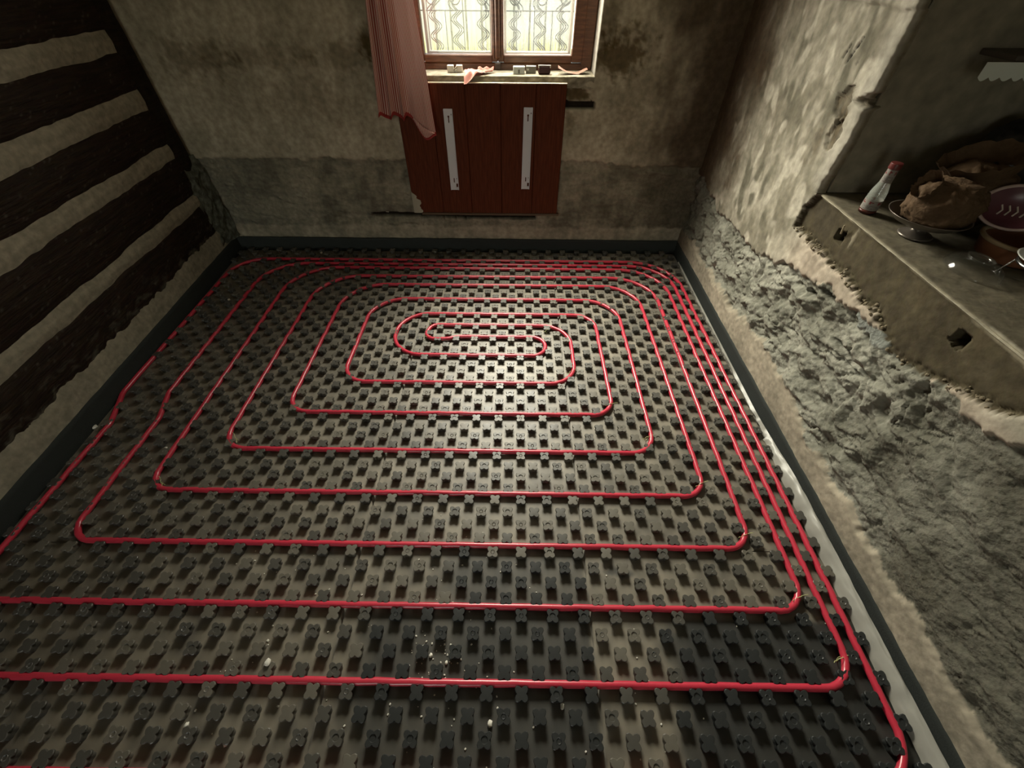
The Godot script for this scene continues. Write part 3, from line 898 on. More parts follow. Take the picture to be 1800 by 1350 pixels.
func build_mats() -> void:
	var tex := ImageTexture.create_from_image(dust_image())
	var base := mat(1, 1, 1, 0.52, 0.58)
	base.albedo_texture = tex
	base.heightmap_enabled = false
	var dusty := mat(0.10, 0.091, 0.072, 0.5, 0.52)
	var grey := mat(0.056, 0.053, 0.045, 0.46, 0.52)
	var black := mat(0.02, 0.022, 0.022, 0.46, 0.45)
	var meshes := [stud_mesh(0), stud_mesh(1), stud_mesh(2)]
	var xs := [-1.975, -1.375, -0.575, 0.225, 1.085]
	var zs := [-1.325, -0.425, 0.775, 1.975]
	var where := [["in the far left corner below the log wall", "along the window wall, left of the plank panel", "along the window wall, below the plank panel", "in the far right corner below the rough masonry"],
		["beside the log wall, level with the kinked pipe runs", "left of the innermost pipe loop", "under the innermost pipe loop", "beside the right wall with three pipes close together"],
		["beside the log wall, under the two long near pipe runs", "nearest the viewer, dusty, with the large white crumb", "nearest the viewer, swept dark in the middle", "nearest the viewer on the right, swept black beside the film"]]
	for r in 3:
		for c in 4:
			var x0: float = xs[c] + 0.0016
			var x1: float = xs[c + 1] - 0.0016
			var z0: float = zs[r] + 0.0016
			var z1: float = zs[r + 1] - 0.0016
			var o := thing("studded_mat", "black studded underfloor heating mat " + where[r][c], "floor mat", Vector3((x0 + x1) / 2, 0, (z0 + z1) / 2), 0.0, "studded heating mats covering the floor")
			var nx := int((x1 - x0) / 0.05)
			var nz := int((z1 - z0) / 0.05)
			var V := PackedVector3Array()
			var N := PackedVector3Array()
			var U := PackedVector2Array()
			var I := PackedInt32Array()
			# sheet with folded-down edges so that the seams show
			var px := [x0, x0 + 0.003]
			for k in range(1, nx): px.append(lerpf(x0, x1, float(k) / nx))
			px.append_array([x1 - 0.003, x1])
			var pz := [z0, z0 + 0.003]
			for k in range(1, nz): pz.append(lerpf(z0, z1, float(k) / nz))
			pz.append_array([z1 - 0.003, z1])
			for j in pz.size():
				for i in px.size():
					var rim := i == 0 or j == 0 or i == px.size() - 1 or j == pz.size() - 1
					V.append(Vector3(maxf(float(px[i]), -1.982 + 0.05 * (float(pz[j]) + 1.3)) - o.position.x, -0.008 if rim else 0.0, float(pz[j]) - o.position.z))
					N.append(Vector3.UP)
					U.append(Vector2((float(px[i]) + 2.05) / 3.2, (float(pz[j]) + 1.4) / 3.2))
			var w := px.size()
			for j in pz.size() - 1:
				for i in w - 1:
					var a := j * w + i
					I.append_array([a, a + 1, a + w, a + 1, a + w + 1, a + w])
			part("mat_sheet", arr(V, N, I, PackedColorArray(), U), base, o)
			# studs on their 50 mm staggered grid
			for zi in range(ceili((z0 + 0.021) / 0.05), floori((z1 - 0.021) / 0.05) + 1):
				for xi in range(ceili((x0 + 0.021) / 0.05), floori((x1 - 0.021) / 0.05) + 1):
					if posmod(xi + zi, 2): continue
					var p := Vector3(xi * 0.05, 0, zi * 0.05)
					if p.z > 1.46 or p.x < -1.958 + 0.05 * (p.z + 1.3) or (p.z > 0.72 and p.x < -1.95 + 0.55 * (p.z - 0.62) - 0.1): continue
					var cl := clean(p.x, p.z)
					var q := rng.randf()
					var m := part("stud", meshes[2 if q < 0.22 else 1 if q < 0.45 else 0], black if cl > 0.55 else dusty if na.get_noise_2d(p.x * 6.0, p.z * 6.0) + rng.randf_range(-0.3, 0.3) > 0.05 else grey, o)
					m.position = p - o.position
					m.rotation.y = rng.randf_range(-0.06, 0.06)

# ---- heating pipe: one continuous double spiral
const PIPE_R := 0.0105
const PIPE_Y := 0.014

func rounded(c: Array) -> PackedVector3Array:
	var out := PackedVector3Array()
	for k in c.size():
		var p := Vector2(c[k][0], c[k][1])
		var r: float = c[k][2]
		if k == 0 or k == c.size() - 1 or r <= 0.0:
			out.append(Vector3(p.x, PIPE_Y, p.y))
			continue
		var a := (Vector2(c[k - 1][0], c[k - 1][1]) - p)
		var b := (Vector2(c[k + 1][0], c[k + 1][1]) - p)
		var ang := absf(a.angle_to(b))
		var t := minf(r / tan(ang / 2.0), minf(a.length(), b.length()) * 0.5)
		r = t * tan(ang / 2.0)
		a = a.normalized()
		b = b.normalized()
		var centre := p + (a + b).normalized() * (r / sin(ang / 2.0))
		var s := p + a * t - centre
		var turn := s.angle_to(p + b * t - centre)
		var n := maxi(3, ceili(absf(turn) / 0.11))
		for i in n + 1:
			var v := centre + s.rotated(turn * i / n)
			out.append(Vector3(v.x, PIPE_Y, v.y))
	# even spacing, with the slight waver of pipe pressed between studs
	var fine := PackedVector3Array()
	for k in out.size() - 1:
		var n := maxi(1, floori(out[k].distance_to(out[k + 1]) / 0.05))
		for i in n: fine.append(out[k].lerp(out[k + 1], float(i) / n) + Vector3(0.0016 * nb.get_noise_2d(k + i * 0.7, 1.0), 0.001 + 0.0012 * nb.get_noise_2d(i * 0.9, k + 7.0), 0.0016 * nb.get_noise_2d(k + i * 0.7, 5.0)))
	fine.append(out[-1])
	return fine

func build_pipe() -> void:
	var c := [[-1.925, 1.62, 0.0], [-1.925, 1.175, 0.1], [0.98, 1.175, 0.1], [0.985, -1.125, 0.26], [-1.69, -1.125, 0.26], [-1.685, 0.06, 0.1], [-1.638, 0.22, 0.1], [-1.638, 0.775, 0.09], [0.827, 0.775, 0.09], [0.845, -0.975, 0.26],
		[-1.28, -0.975, 0.26], [-1.28, 0.375, 0.1], [0.575, 0.375, 0.1], [0.577, -0.725, 0.2], [-0.885, -0.725, 0.2], [-0.885, -0.025, 0.12], [0.275, -0.025, 0.13], [0.275, -0.477, 0.16], [-0.50, -0.477, 0.058], [-0.535, -0.355, 0.055], [-0.40, -0.355, 0.08], [-0.34, -0.375, 0.08],
		[0.135, -0.375, 0.075], [0.135, -0.225, 0.075], [-0.69, -0.225, 0.17], [-0.69, -0.578, 0.17], [0.428, -0.578, 0.12], [0.43, 0.170, 0.1], [-1.082, 0.170, 0.1], [-1.082, -0.878, 0.24], [0.728, -0.878, 0.22], [0.728, 0.572, 0.09],
		[-1.475, 0.572, 0.09], [-1.485, -1.077, 0.28], [0.93, -1.077, 0.28], [0.928, 0.973, 0.09], [-1.84, 0.973, 0.1], [-1.838, 0.25, 0.1], [-1.905, 0.06, 0.1], [-1.925, -1.177, 0.2], [1.029, -1.177, 0.3], [1.031, 0.75, 0.5], [1.03, 1.375, 0.12], [-1.94, 1.375, 0.08], [-1.94, 1.6, 0.0]]
	var red := mat(0.46, 0.03, 0.055, 0.3, 0.5)
	tag(part("heating_pipe", tube(rounded(c), PIPE_R, 12), red, self), "red plastic heating pipe laid in a double spiral on the studded mats", "pipe")
	# wire ties on the bends
	var wire := mat(0.42, 0.44, 0.2, 0.5)
	var ties := [[0.254, -0.103, 0.8, "innermost long loop near its right bend"], [0.423, 0.109, 0.5, "front right bend of the second loop"], [0.553, 0.296, 0.6, "front right bend of the third loop"], [0.718, 0.521, 0.6, "front right bend of the fourth loop"],
		[0.814, 0.728, 0.5, "front right bend of the fifth loop"], [0.914, 0.935, 0.5, "front right bend of the sixth loop"], [0.959, 1.103, 0.5, "right bend of the nearest full loop"], [-1.429, 0.541, -0.7, "front left bend of the fourth loop"],
		[-1.238, 0.322, -0.7, "front left bend of the third loop"], [0.15, -0.43, 0.9, "rear right bend of the innermost turn"], [-0.508, -0.474, 2.4, "rear of the innermost left turn"], [-0.524, -0.36, 0.6, "front of the innermost left turn"]]
	for k in ties.size():
		var t: Array = ties[k]
		var o := thing("wire_tie", "thin yellowish wire tie round the red pipe, " + t[3], "tie", Vector3(t[0], PIPE_Y, t[1]), t[2], "wire ties on the pipe bends")
		var p := PackedVector3Array()
		for i in 15:
			var a := TAU * i / 14.0
			p.append(Vector3(0.0125 * cos(a), 0.0125 * sin(a) + 0.001, 0.002 * sin(a * 2.0)))
		part("loop", tube(p, 0.0011, 5), wire, o)
		part("tail", tube(PackedVector3Array([Vector3(0.011, 0.006, 0), Vector3(0.022, 0.011, 0.004), Vector3(0.034, 0.009, 0.008)]), 0.001, 5), wire, o)
		part("tail", tube(PackedVector3Array([Vector3(-0.011, 0.006, 0), Vector3(-0.021, 0.009, -0.004), Vector3(-0.03, 0.013, -0.003)]), 0.001, 5), wire, o)

# ---- foam edge strips
func strip_mesh(pts: Array, height: float, thick: Vector3) -> ArrayMesh:
	var n := pts.size() - 1
	var prof := [0.0, 0.3, 0.8, 1.0, 1.0]
	var place := func(i: int, j: int) -> Vector3:
		var p: Vector3 = pts[i]
		var h := height + 0.003 * na.get_noise_2d(i * 0.13, 4.0)
		var lean := thick * (1.0 - 0.12 * ss(0, 1, prof[mini(j, 3)]))
		if j == 4: lean = Vector3.ZERO
		return p + Vector3(0, h * float(prof[j]), 0) + lean + thick.normalized() * 0.002 * nb.get_noise_2d(i * 0.3, 8.0 + j * 0.2)
	return sheet(n, 4, place, none, none, Vector3(thick.x, 0.3, thick.z))["all"]

func build_strips() -> void:
	var a: Array = []
	for i in 121: a.append(Vector3(lerpf(-2.03, 1.12, i / 120.0), -0.002, -1.342))
	tag(part("edge_strip", strip_mesh(a, 0.094, Vector3(0, 0, 0.012)), foam, self), "dark foam edge strip along the foot of the window wall", "edge strip", "foam edge strips round the floor")
	var b: Array = []
	for i in 121: b.append(Vector3(1.108, -0.002, lerpf(-1.34, 1.75, i / 120.0)))
	var right := tag(part("edge_strip", strip_mesh(b, 0.090, Vector3(-0.012, 0, 0)), foam, self), "dark foam edge strip with white film along the foot of the rough right wall", "edge strip", "foam edge strips round the floor")
	var c: Array = []
	for i in 121:
		var z := lerpf(-1.34, 1.75, i / 120.0)
		c.append(Vector3(-1.998 + 0.05 * (z + 1.3), -0.002, z))
	tag(part("edge_strip", strip_mesh(c, 0.098, Vector3(0.014, 0, 0)), foam, self), "dark foam edge strip along the foot of the log wall", "edge strip", "foam edge strips round the floor")
	# the white film apron folded over at the foot of the right strip
	var wid := func(z: float) -> float: return 0.004 + 0.008 * ss(-0.3, 0.1, z) + 0.022 * ss(0.16, 0.5, z) + 0.006 * na.get_noise_2d(z * 8.0, 2.0) + 0.008 * nb.get_noise_2d(z * 26.0, 3.0) * ss(0.0, 0.2, z) * (1.0 - ss(0.3, 0.5, z))
	var place := func(i: int, j: int) -> Vector3:
		var z := -1.2 + 2.9 * i / 300.0
		var t := j / 8.0
		var w: float = wid.call(z)
		return Vector3(1.094 - w * t, 0.004 + 0.034 * (1.0 - t) * ss(0.1, 0.6, z) + 0.010 * (1.0 - t) + 0.018 * ss(0.2, 0.5, z) * sin(PI * t) * (0.6 + 0.6 * na.get_noise_2d(z * 5.0, 1.0)) + 0.004 * ss(0.2, 0.5, z) * nb.get_noise_2d(z * 9.0, t * 8.0), z)
	part("film_apron", sheet(300, 8, place, none, none, Vector3(-0.4, 1, 0))["all"], film, right, "crumpled white film apron along its foot")

# ---- curtain
func build_curtain() -> void:
	var im := Image.create(1024, 8, false, Image.FORMAT_RGB8)
	for i in 1024:
		var s := 0.5 + 0.5 * sin(TAU * i * 46.0 / 1024.0)
		var c := Color(0.30, 0.065, 0.055).lerp(Color(0.60, 0.47, 0.40), ss(0.4, 0.75, s))
		for j in 8: im.set_pixel(i, j, c.linear_to_srgb())
	var cloth := mat(1, 1, 1, 0.9, 0.2)
	cloth.albedo_texture = ImageTexture.create_from_image(im)
	cloth.backlight_enabled = true
	cloth.backlight = Color(0.3, 0.3, 0.3)
	var hemc := mat(0.26, 0.035, 0.03, 0.9, 0.2)
	hemc.backlight_enabled = true
	hemc.backlight = Color(0.15, 0.12, 0.12)
	var o := thing("curtain", "red and white striped curtain hanging in folds at the left of the window", "curtain", Vector3(0, 0, 0))
	var bottom := func(u: float) -> float:
		return 0.838 + 0.014 * sin(u * 26.0) * (1.0 - ss(0.5, 0.6, u)) - 0.102 * ss(0.56, 0.82, u) + 0.024 * ss(0.82, 1.0, u)
	var at := func(u: float, y: float) -> Vector3:
		var k := clampf((1.95 - y) / 1.15, 0.0, 1.2)
		var left := lerpf(-0.70, -0.805, k)
		var rgt := lerpf(-0.57, -0.487, k)
		var fold := sin(u * TAU * 4.6 + 0.5 * sin(y * 3.0)) * 0.024 + sin(u * TAU * 9.0 + 1.0) * 0.006
		fold *= 1.0 - 0.88 * ss(0.5, 0.62, u)
		return Vector3(lerpf(left, rgt, u + 0.018 * sin(u * TAU * 4.6 + 1.6) * (1.0 - ss(0.5, 0.62, u))), y, -1.268 + fold + 0.03 * ss(0.7, 1.0, k) * ss(0.55, 0.85, u))
	var place := func(i: int, j: int) -> Vector3:
		var u := i / 160.0
		var b: float = bottom.call(u)
		return at.call(u, lerpf(2.0, b + 0.014, j / 60.0))
	var uv := func(i: int, j: int) -> Vector2: return Vector2(i / 160.0, j / 60.0)
	part("cloth", sheet(160, 60, place, none, none, Vector3.BACK, uv)["all"], cloth, o)
	var hem := func(i: int, j: int) -> Vector3:
		var u := i / 160.0
		var b: float = bottom.call(u)
		var p: Vector3 = at.call(u, b + 0.016 - 0.018 * j / 6.0)
		return p + Vector3(0, 0, 0.003 * sin(PI * j / 6.0))
	part("hem", sheet(160, 6, hem, none, none, Vector3.BACK)["all"], hemc, o, "plain dark red hem")
	# turned-up corner of the flap showing the lining side
	var flap := func(i: int, j: int) -> Vector3:
		var u := lerpf(0.62, 0.985, i / 20.0)
		var b: float = bottom.call(u)
		var t := j / 8.0
		var p: Vector3 = at.call(u, b + 0.012 + t * (0.062 * sin(PI * i / 20.0) * (1.0 - 0.4 * i / 20.0)))
		return p + Vector3(0, 0, 0.008 + 0.006 * sin(PI * t))
	part("turned_corner", sheet(20, 8, flap, none, none, Vector3.BACK, func(i, j): return Vector2(0.62 + 0.018 * i, j / 8.0))["all"], cloth, o, "corner of the cloth turned up to its paler back")
	# rod above
	tag(part("curtain_rod", tube(PackedVector3Array([Vector3(-0.95, 2.02, -1.27), Vector3(0.6, 2.02, -1.27)]), 0.01, 10), mat(0.2, 0.1, 0.05, 0.5), self), "round wooden rod carrying the striped curtain above the window", "curtain rod")

# ---- plank panel with two mounting rails
func build_panel() -> void:
	var o := thing("plank_panel", "dark red brown plank panel leaning against the wall under the window", "wood panel", Vector3(0, 0, -1.317))
	var cut := [-0.700, -0.505, -0.317, -0.123, 0.071, 0.236]
	for k in 5:
		var x0: float = cut[k]
		var x1: float = cut[k + 1]
		var s := st_new()
		bx(s, Vector3((x0 + x1) / 2, 0.638, 0.001 * (k % 2)), Vector3(x1 - x0 - 0.0012, 0.70, 0.02), 0.003)
		part("plank", done(s, true), plank_wood, o)
	part("top_edge", box(Vector3(-0.232, 0.9895, 0.0), Vector3(0.936, 0.004, 0.019), 0.001), mat(0.55, 0.45, 0.32, 0.7), o, "pale sawn top edge")
	part("foot_edge", box(Vector3(-0.2, 0.283, 0.004), Vector3(0.9, 0.011, 0.03), 0.003), mat(0.09, 0.06, 0.035, 0.8), o, "dusty brown batten along the foot")
	var smear := func(i: int, j: int) -> Vector3:
		var v := j / 24.0
		var wd := 0.055 * (1.0 - ss(0.55, 1.0, v)) * (0.85 + 0.5 * na.get_noise_2d(v * 4.0, 3.0))
		return Vector3(-0.700 + wd * i / 8.0, lerpf(0.288, 0.43, v), 0.0115 + 0.003 * sin(PI * i / 8.0) + 0.001 * nb.get_noise_2d(i * 0.8, j * 0.6))
	part("plaster_smear", sheet(8, 24, smear, none, none, Vector3.BACK)["all"], mat(0.3, 0.28, 0.21, 0.9), o, "smear of pale plaster over the lower left corner")
	var dark := mat(0.012, 0.012, 0.012, 0.8)
	for q in [[-0.4165, 0.656, 0.0, "slightly tilted grey metal mounting rail on the left half of the plank panel"], [0.0285, 0.665, -0.012, "upright grey metal mounting rail on the right half of the plank panel"]]:
		var r := thing("mounting_rail", q[3], "metal rail", Vector3(q[0], q[1], -1.304), 0.0, "radiator mounting rails")
		r.rotation.z = 0.0 if q[2] == 0.0 else -0.012
		var s := CSGCombiner3D.new()
		s.name = "rail"
		r.add_child(s, true)
		s.material_override = white_metal
		var plate := CSGBox3D.new()
		plate.name = "plate"
		plate.size = Vector3(0.050, 0.434, 0.010)
		s.add_child(plate, true)
		for h in [[0.0, 0.165, 0.006, 0.03], [0.0, 0.18, 0.010, 0.010], [0.0, -0.160, 0.006, 0.026], [0.016, 0.19, 0.004, 0.008], [0.016, -0.150, 0.004, 0.006], [0.016, -0.19, 0.012, 0.022]]:
			var hole := CSGBox3D.new()
			hole.name = "slot"
			hole.operation = CSGShape3D.OPERATION_SUBTRACTION
			hole.size = Vector3(h[2], h[3], 0.03)
			hole.position = Vector3(h[0], h[1], 0)
			s.add_child(hole, true)
		for e in [-1.0, 1.0]:
			var lip := CSGBox3D.new()
			lip.name = "lip"
			lip.size = Vector3(0.003, 0.434, 0.006)
			lip.position = Vector3(e * 0.0235, 0, 0.007)
			s.add_child(lip, true)
		part("slot_shadow_plate", box(Vector3(0.003, 0, -0.0035), Vector3(0.036, 0.42, 0.001), 0.0002), dark, r)

func build_sill_things() -> void:
	var y := 1.0205
	# white hinge-like clip
	var white := mat(0.66, 0.64, 0.56, 0.5)
	var o := thing("plastic_clip", "small white plastic clip of two blocks at the left of the window sill", "clip", Vector3(-0.37, y, -1.40), 0.1)
	part("block", box(Vector3(-0.024, 0.016, 0), Vector3(0.036, 0.032, 0.02), 0.003), white, o)
	part("block", box(Vector3(0.024, 0.016, 0), Vector3(0.034, 0.032, 0.02), 0.003), white, o)
	part("bridge", box(Vector3(0.0, 0.008, -0.004), Vector3(0.02, 0.012, 0.012), 0.002), white, o)
	part("pin", tube(PackedVector3Array([Vector3(-0.006, 0.012, 0.008), Vector3(0.012, 0.026, 0.008)]), 0.004, 8), mat(0.3, 0.26, 0.18, 0.6), o)
	# red crumpled rag
	var pink := mat(0.55, 0.24, 0.19, 0.85)
	pink.backlight_enabled = true
	pink.backlight = Color(0.2, 0.1, 0.1)
	var rag := func(i: int, j: int) -> Vector3:
		var u := i / 24.0
		var v := j / 16.0
		var x := -0.315 + 0.15 * u
		var z := -1.395 + 0.112 * v * (1.0 - 0.8 * u)
		var f := 0.010 * absf(sin(u * 7.0 + v * 5.0)) + 0.006 * nb.get_noise_2d(u * 5.0, v * 5.0)
		var yy := y + 0.006 + f
		if z > -1.328: yy -= (z + 1.328) * 1.1
		return Vector3(x, yy, z)
	var cl := thing("rag", "crumpled pale red rag hanging over the edge of the window sill", "rag")
	part("cloth", sheet(24, 16, rag, none, none, Vector3.UP)["all"], pink, cl)
	var rag2 := func(i: int, j: int) -> Vector3:
		return Vector3(-0.245 + 0.085 * i / 16.0, y + 0.012 + 0.012 * sin(PI * j / 8.0) + 0.004 * sin(i * 0.9), -1.408 + 0.03 * j / 8.0)
	part("fold", sheet(16, 8, rag2, none, none, Vector3.UP)["all"], mat(0.42, 0.15, 0.11, 0.85), cl, "darker red folded end")
	var b := thing("small_box", "small open white carton standing at the middle of the window sill", "box", Vector3(-0.024, y, -1.375), 0.02)
	part("carton", box(Vector3(0, 0.016, 0), Vector3(0.062, 0.033, 0.03), 0.002), mat(0.62, 0.65, 0.6, 0.6), b)
	part("thumb_notch", box(Vector3(0.0, 0.012, 0.0152), Vector3(0.010, 0.016, 0.001), 0.0004), mat(0.2, 0.2, 0.17, 0.7), b)
	var g := thing("small_box", "small grey carton just right of the white one on the sill", "box", Vector3(0.041, y, -1.392), -0.05)
	part("carton", box(Vector3(0, 0.016, 0), Vector3(0.054, 0.032, 0.028), 0.002), mat(0.2, 0.185, 0.15, 0.7), g)
	part("sticker", box(Vector3(-0.016, 0.018, 0.0145), Vector3(0.012, 0.008, 0.001), 0.0003), mat(0.6, 0.6, 0.52, 0.6), g)
	var d := thing("small_box", "dark red brown box with pale rim on the window sill", "box", Vector3(0.112, y, -1.372), 0.0)
	part("body", box(Vector3(0, 0.019, 0), Vector3(0.066, 0.038, 0.03), 0.006), mat(0.06, 0.014, 0.01, 0.35), d)
	var rim := st_new()
	bx(rim, Vector3(0, 0.0385, 0.012), Vector3(0.062, 0.004, 0.004), 0.001)
	for s in [-1.0, 1.0]: bx(rim, Vector3(s * 0.031, 0.034, 0.012), Vector3(0.005, 0.012, 0.008), 0.001)
	part("rim", done(rim, true), mat(0.7, 0.68, 0.58, 0.5), d, "pale rim")
	var curl := func(i: int, j: int) -> Vector3:
		var u := i / 30.0
		var x := 0.185 + 0.16 * u
		var yy := y + 0.004 + 0.034 * pow(maxf(0.0, 1.0 - u * 2.8), 1.3) * (1.0 - 0.5 * absf(j / 6.0 - 0.5)) + 0.018 * ss(0.6, 1.0, u)
		return Vector3(x, yy + 0.004 * sin(u * 6.0), -1.425 + 0.055 * j / 6.0 + 0.02 * (1.0 - u))
	tag(part("bark_strip", sheet(30, 6, curl, none, none, Vector3.UP)["all"], mat(0.28, 0.13, 0.085, 0.8), self), "curled reddish strip lying at the right end of the window sill", "wood strip")

# ---- things on the ledge of the niche
func build_ledge_things() -> void:
	var y := 0.8565
	# bottle
	var glass := StandardMaterial3D.new()
	glass.transparency = BaseMaterial3D.TRANSPARENCY_ALPHA
	glass.albedo_color = Color(0.9, 0.92, 0.88, 0.22)
	glass.roughness = 0.05
	var b := thing("sauce_bottle", "small clear glass bottle with red cap standing on the niche ledge", "bottle", Vector3(1.190, y, -0.072), 0.4)
	part("glass_body", lathe(PackedVector2Array([Vector2(0.0, 0.0), Vector2(0.024, 0.001), Vector2(0.026, 0.004), Vector2(0.026, 0.055), Vector2(0.024, 0.072), Vector2(0.017, 0.098), Vector2(0.0145, 0.115), Vector2(0.0145, 0.150)])), glass, b)
	part("sauce", lathe(PackedVector2Array([Vector2(0.0, 0.002), Vector2(0.0262, 0.0015), Vector2(0.0264, 0.014), Vector2(0.0, 0.015)])), mat(0.07, 0.018, 0.012, 0.3), b, "dark red brown remains at the bottom")
	var paper := Image.create(128, 48, false, Image.FORMAT_RGB8)
	paper.fill(lin(0.19, 0.172, 0.15))
	for k in 60: paper.fill_rect(Rect2i(rng.randi_range(0, 120), 26 + 5 * rng.randi_range(0, 3), rng.randi_range(3, 9), 2), lin(0.09, 0.08, 0.08))
	for k in 6:
		paper.fill_rect(Rect2i(8 + k * 20, 6, 4, 13), lin(0.14, 0.015, 0.015))
		paper.fill_rect(Rect2i(12 + k * 20, 8 + (k % 3) * 3, 6, 4), lin(0.14, 0.015, 0.015))
	var pl := mat(1, 1, 1, 0.7)
	pl.albedo_texture = ImageTexture.create_from_image(paper)
	var wrap := func(r0: float, r1: float, y0: float, y1: float) -> ArrayMesh:
		return sheet(32, 4, func(i, j): return Vector3(cos(TAU * i / 32.0) * lerpf(r0, r1, j / 4.0), lerpf(y0, y1, j / 4.0), sin(TAU * i / 32.0) * lerpf(r0, r1, j / 4.0)), none, none, Vector3.UP, func(i, j): return Vector2(1.0 - i / 32.0, 1.0 - j / 4.0))["all"]
	part("label", wrap.call(0.0265, 0.0265, 0.014, 0.046), pl, b)
	part("neck_label", wrap.call(0.0166, 0.0151, 0.100, 0.142), pl, b)
	part("cap", lathe(PackedVector2Array([Vector2(0.0172, 0.141), Vector2(0.0178, 0.143), Vector2(0.0178, 0.157), Vector2(0.0165, 0.159), Vector2(0.0, 0.159)])), mat(0.10, 0.016, 0.014, 0.4), b)
	# footed bowl
	var pewter := mat(0.14, 0.12, 0.1, 0.35)
	pewter.metallic = 0.6
	var f := thing("footed_bowl", "dark metal footed bowl holding the crumpled paper bag on the niche ledge", "bowl", Vector3(1.243, y, 0.098))
	part("foot", lathe(PackedVector2Array([Vector2(0.0, 0.0), Vector2(0.046, 0.0), Vector2(0.048, 0.004), Vector2(0.044, 0.008), Vector2(0.024, 0.014), Vector2(0.017, 0.024), Vector2(0.02, 0.032)])), pewter, f)
	part("bowl", lathe(PackedVector2Array([Vector2(0.016, 0.028), Vector2(0.05, 0.034), Vector2(0.085, 0.048), Vector2(0.106, 0.066), Vector2(0.108, 0.069), Vector2(0.104, 0.068), Vector2(0.083, 0.053), Vector2(0.05, 0.040), Vector2(0.0, 0.037)]), 48), pewter, f)
	# paper bags
	var kraft := triplanar(mat(0.105, 0.064, 0.034, 0.8, 0.3), Vector3.ONE * 4.0, plaster.albedo_texture, plaster.heightmap_texture, 0.25)
	var lump := func(size: Vector3, seed_at: float, amp: float) -> Callable:
		return func(d: Vector3) -> Vector3:
			var q := d.sign() * Vector3(pow(absf(d.x), 0.75), pow(absf(d.y), 0.75), pow(absf(d.z), 0.75))
			var r := 1.0 + amp * nr.get_noise_3d(d.x * 0.9 + seed_at, d.y * 0.9, d.z * 0.9) + amp * 0.35 * nb.get_noise_3d(d.x * 3.0, d.y * 3.0 + seed_at, d.z * 3.0)
			return q * size * r
	var bag := thing("paper_bag", "crumpled brown paper bag lying in the footed bowl", "paper bag", Vector3(1.262, y + 0.098, 0.098), 0.4)
	part("bag_body", blob(Vector3.ZERO, lump.call(Vector3(0.080, 0.062, 0.082), 3.0, 0.15), 64, 36), kraft, bag)
	var mouth := func(cx: float, rx: float, rz: float, h: float, sd: float) -> ArrayMesh:
		return sheet(48, 6, func(i, j): return Vector3(cx + cos(TAU * i / 48.0) * rx * (0.8 + 0.06 * j + 0.12 * nb.get_noise_2d(cos(TAU * i / 48.0) * 2.0 + sd, sin(TAU * i / 48.0) * 2.0)), h * j / 6.0 + 0.012 * nb.get_noise_2d(cos(TAU * i / 48.0) * 3.0 + sd, 3.0 + sin(TAU * i / 48.0) * 3.0), sin(TAU * i / 48.0) * rz * (0.8 + 0.06 * j)), none, none, Vector3.UP)["all"]
	var mo := part("bag_mouth", mouth.call(0.0, 0.036, 0.03, 0.04, 2.0), kraft, bag)
	mo.position = Vector3(-0.045, 0.035, -0.03)
	mo.rotation = Vector3(-0.5, 0, 0.9)
	var bag2 := thing("paper_bag", "larger brown paper bag with open mouth behind the footed bowl", "paper bag", Vector3(1.415, y + 0.088, -0.005), -0.3)
	part("bag_body", blob(Vector3.ZERO, lump.call(Vector3(0.092, 0.088, 0.088), 9.0, 0.12), 64, 36), kraft, bag2)
	var mo2 := part("bag_mouth", mouth.call(0.0, 0.095, 0.08, 0.055, 7.0), kraft, bag2)
	mo2.position = Vector3(-0.005, 0.062, 0.0)
	mo2.rotation = Vector3(0.1, 0, 0.35)
	var bk := thing("black_bag", "black crumpled bag in the dark at the back of the niche", "bag", Vector3(1.585, y + 0.125, -0.125), 0.2)
	part("bag_body", blob(Vector3.ZERO, lump.call(Vector3(0.080, 0.13, 0.080), 15.0, 0.22), 48, 28), mat(0.012, 0.011, 0.01, 0.5), bk)
	# painted bowl leaning
	var mar := mat(0.075, 0.022, 0.03, 0.35)
	var cream := mat(0.36, 0.27, 0.24, 0.5)
	var pb := thing("painted_bowl", "maroon bowl with pale painted leaf strokes leaning on the terracotta pot", "bowl", Vector3(1.438, y + 0.108, 0.145))
	pb.basis = Basis(Quaternion(Vector3.UP, Vector3(-0.55, 0.62, 0.55).normalized())) * Basis(Vector3.UP, 0.9)
	part("bowl", lathe(PackedVector2Array([Vector2(0.0, -0.03), Vector2(0.03, -0.028), Vector2(0.055, -0.012), Vector2(0.066, 0.006), Vector2(0.060, 0.006), Vector2(0.050, -0.008), Vector2(0.028, -0.022), Vector2(0.0, -0.024)]), 40, Vector2(1.0, 1.35)), mar, pb)
	part("rim", lathe(PackedVector2Array([Vector2(0.064, 0.004), Vector2(0.0675, 0.006), Vector2(0.066, 0.009), Vector2(0.061, 0.009), Vector2(0.059, 0.006)]), 40, Vector2(1.0, 1.35)), cream, pb)
	for k in 7:
		var t := k / 6.0
		part("painted_stroke", tube(PackedVector3Array([Vector3(-0.014, -0.0215, -0.05 + 0.1 * t), Vector3(0.0, -0.0225, -0.043 + 0.1 * t), Vector3(0.014, -0.0215, -0.05 + 0.1 * t)]), 0.0024, 6), mat(0.5, 0.46, 0.4, 0.5), pb)
	# terracotta pot
	var tp := thing("terracotta_pot", "shallow orange terracotta pot with a pale glazed rim beside the glass dish", "pot", Vector3(1.435, y, 0.225))
	part("pot_body", lathe(PackedVector2Array([Vector2(0.0, 0.0), Vector2(0.075, 0.0), Vector2(0.080, 0.004), Vector2(0.092, 0.046), Vector2(0.086, 0.046), Vector2(0.072, 0.008), Vector2(0.0, 0.006)]), 40), mat(0.17, 0.06, 0.022, 0.7), tp)
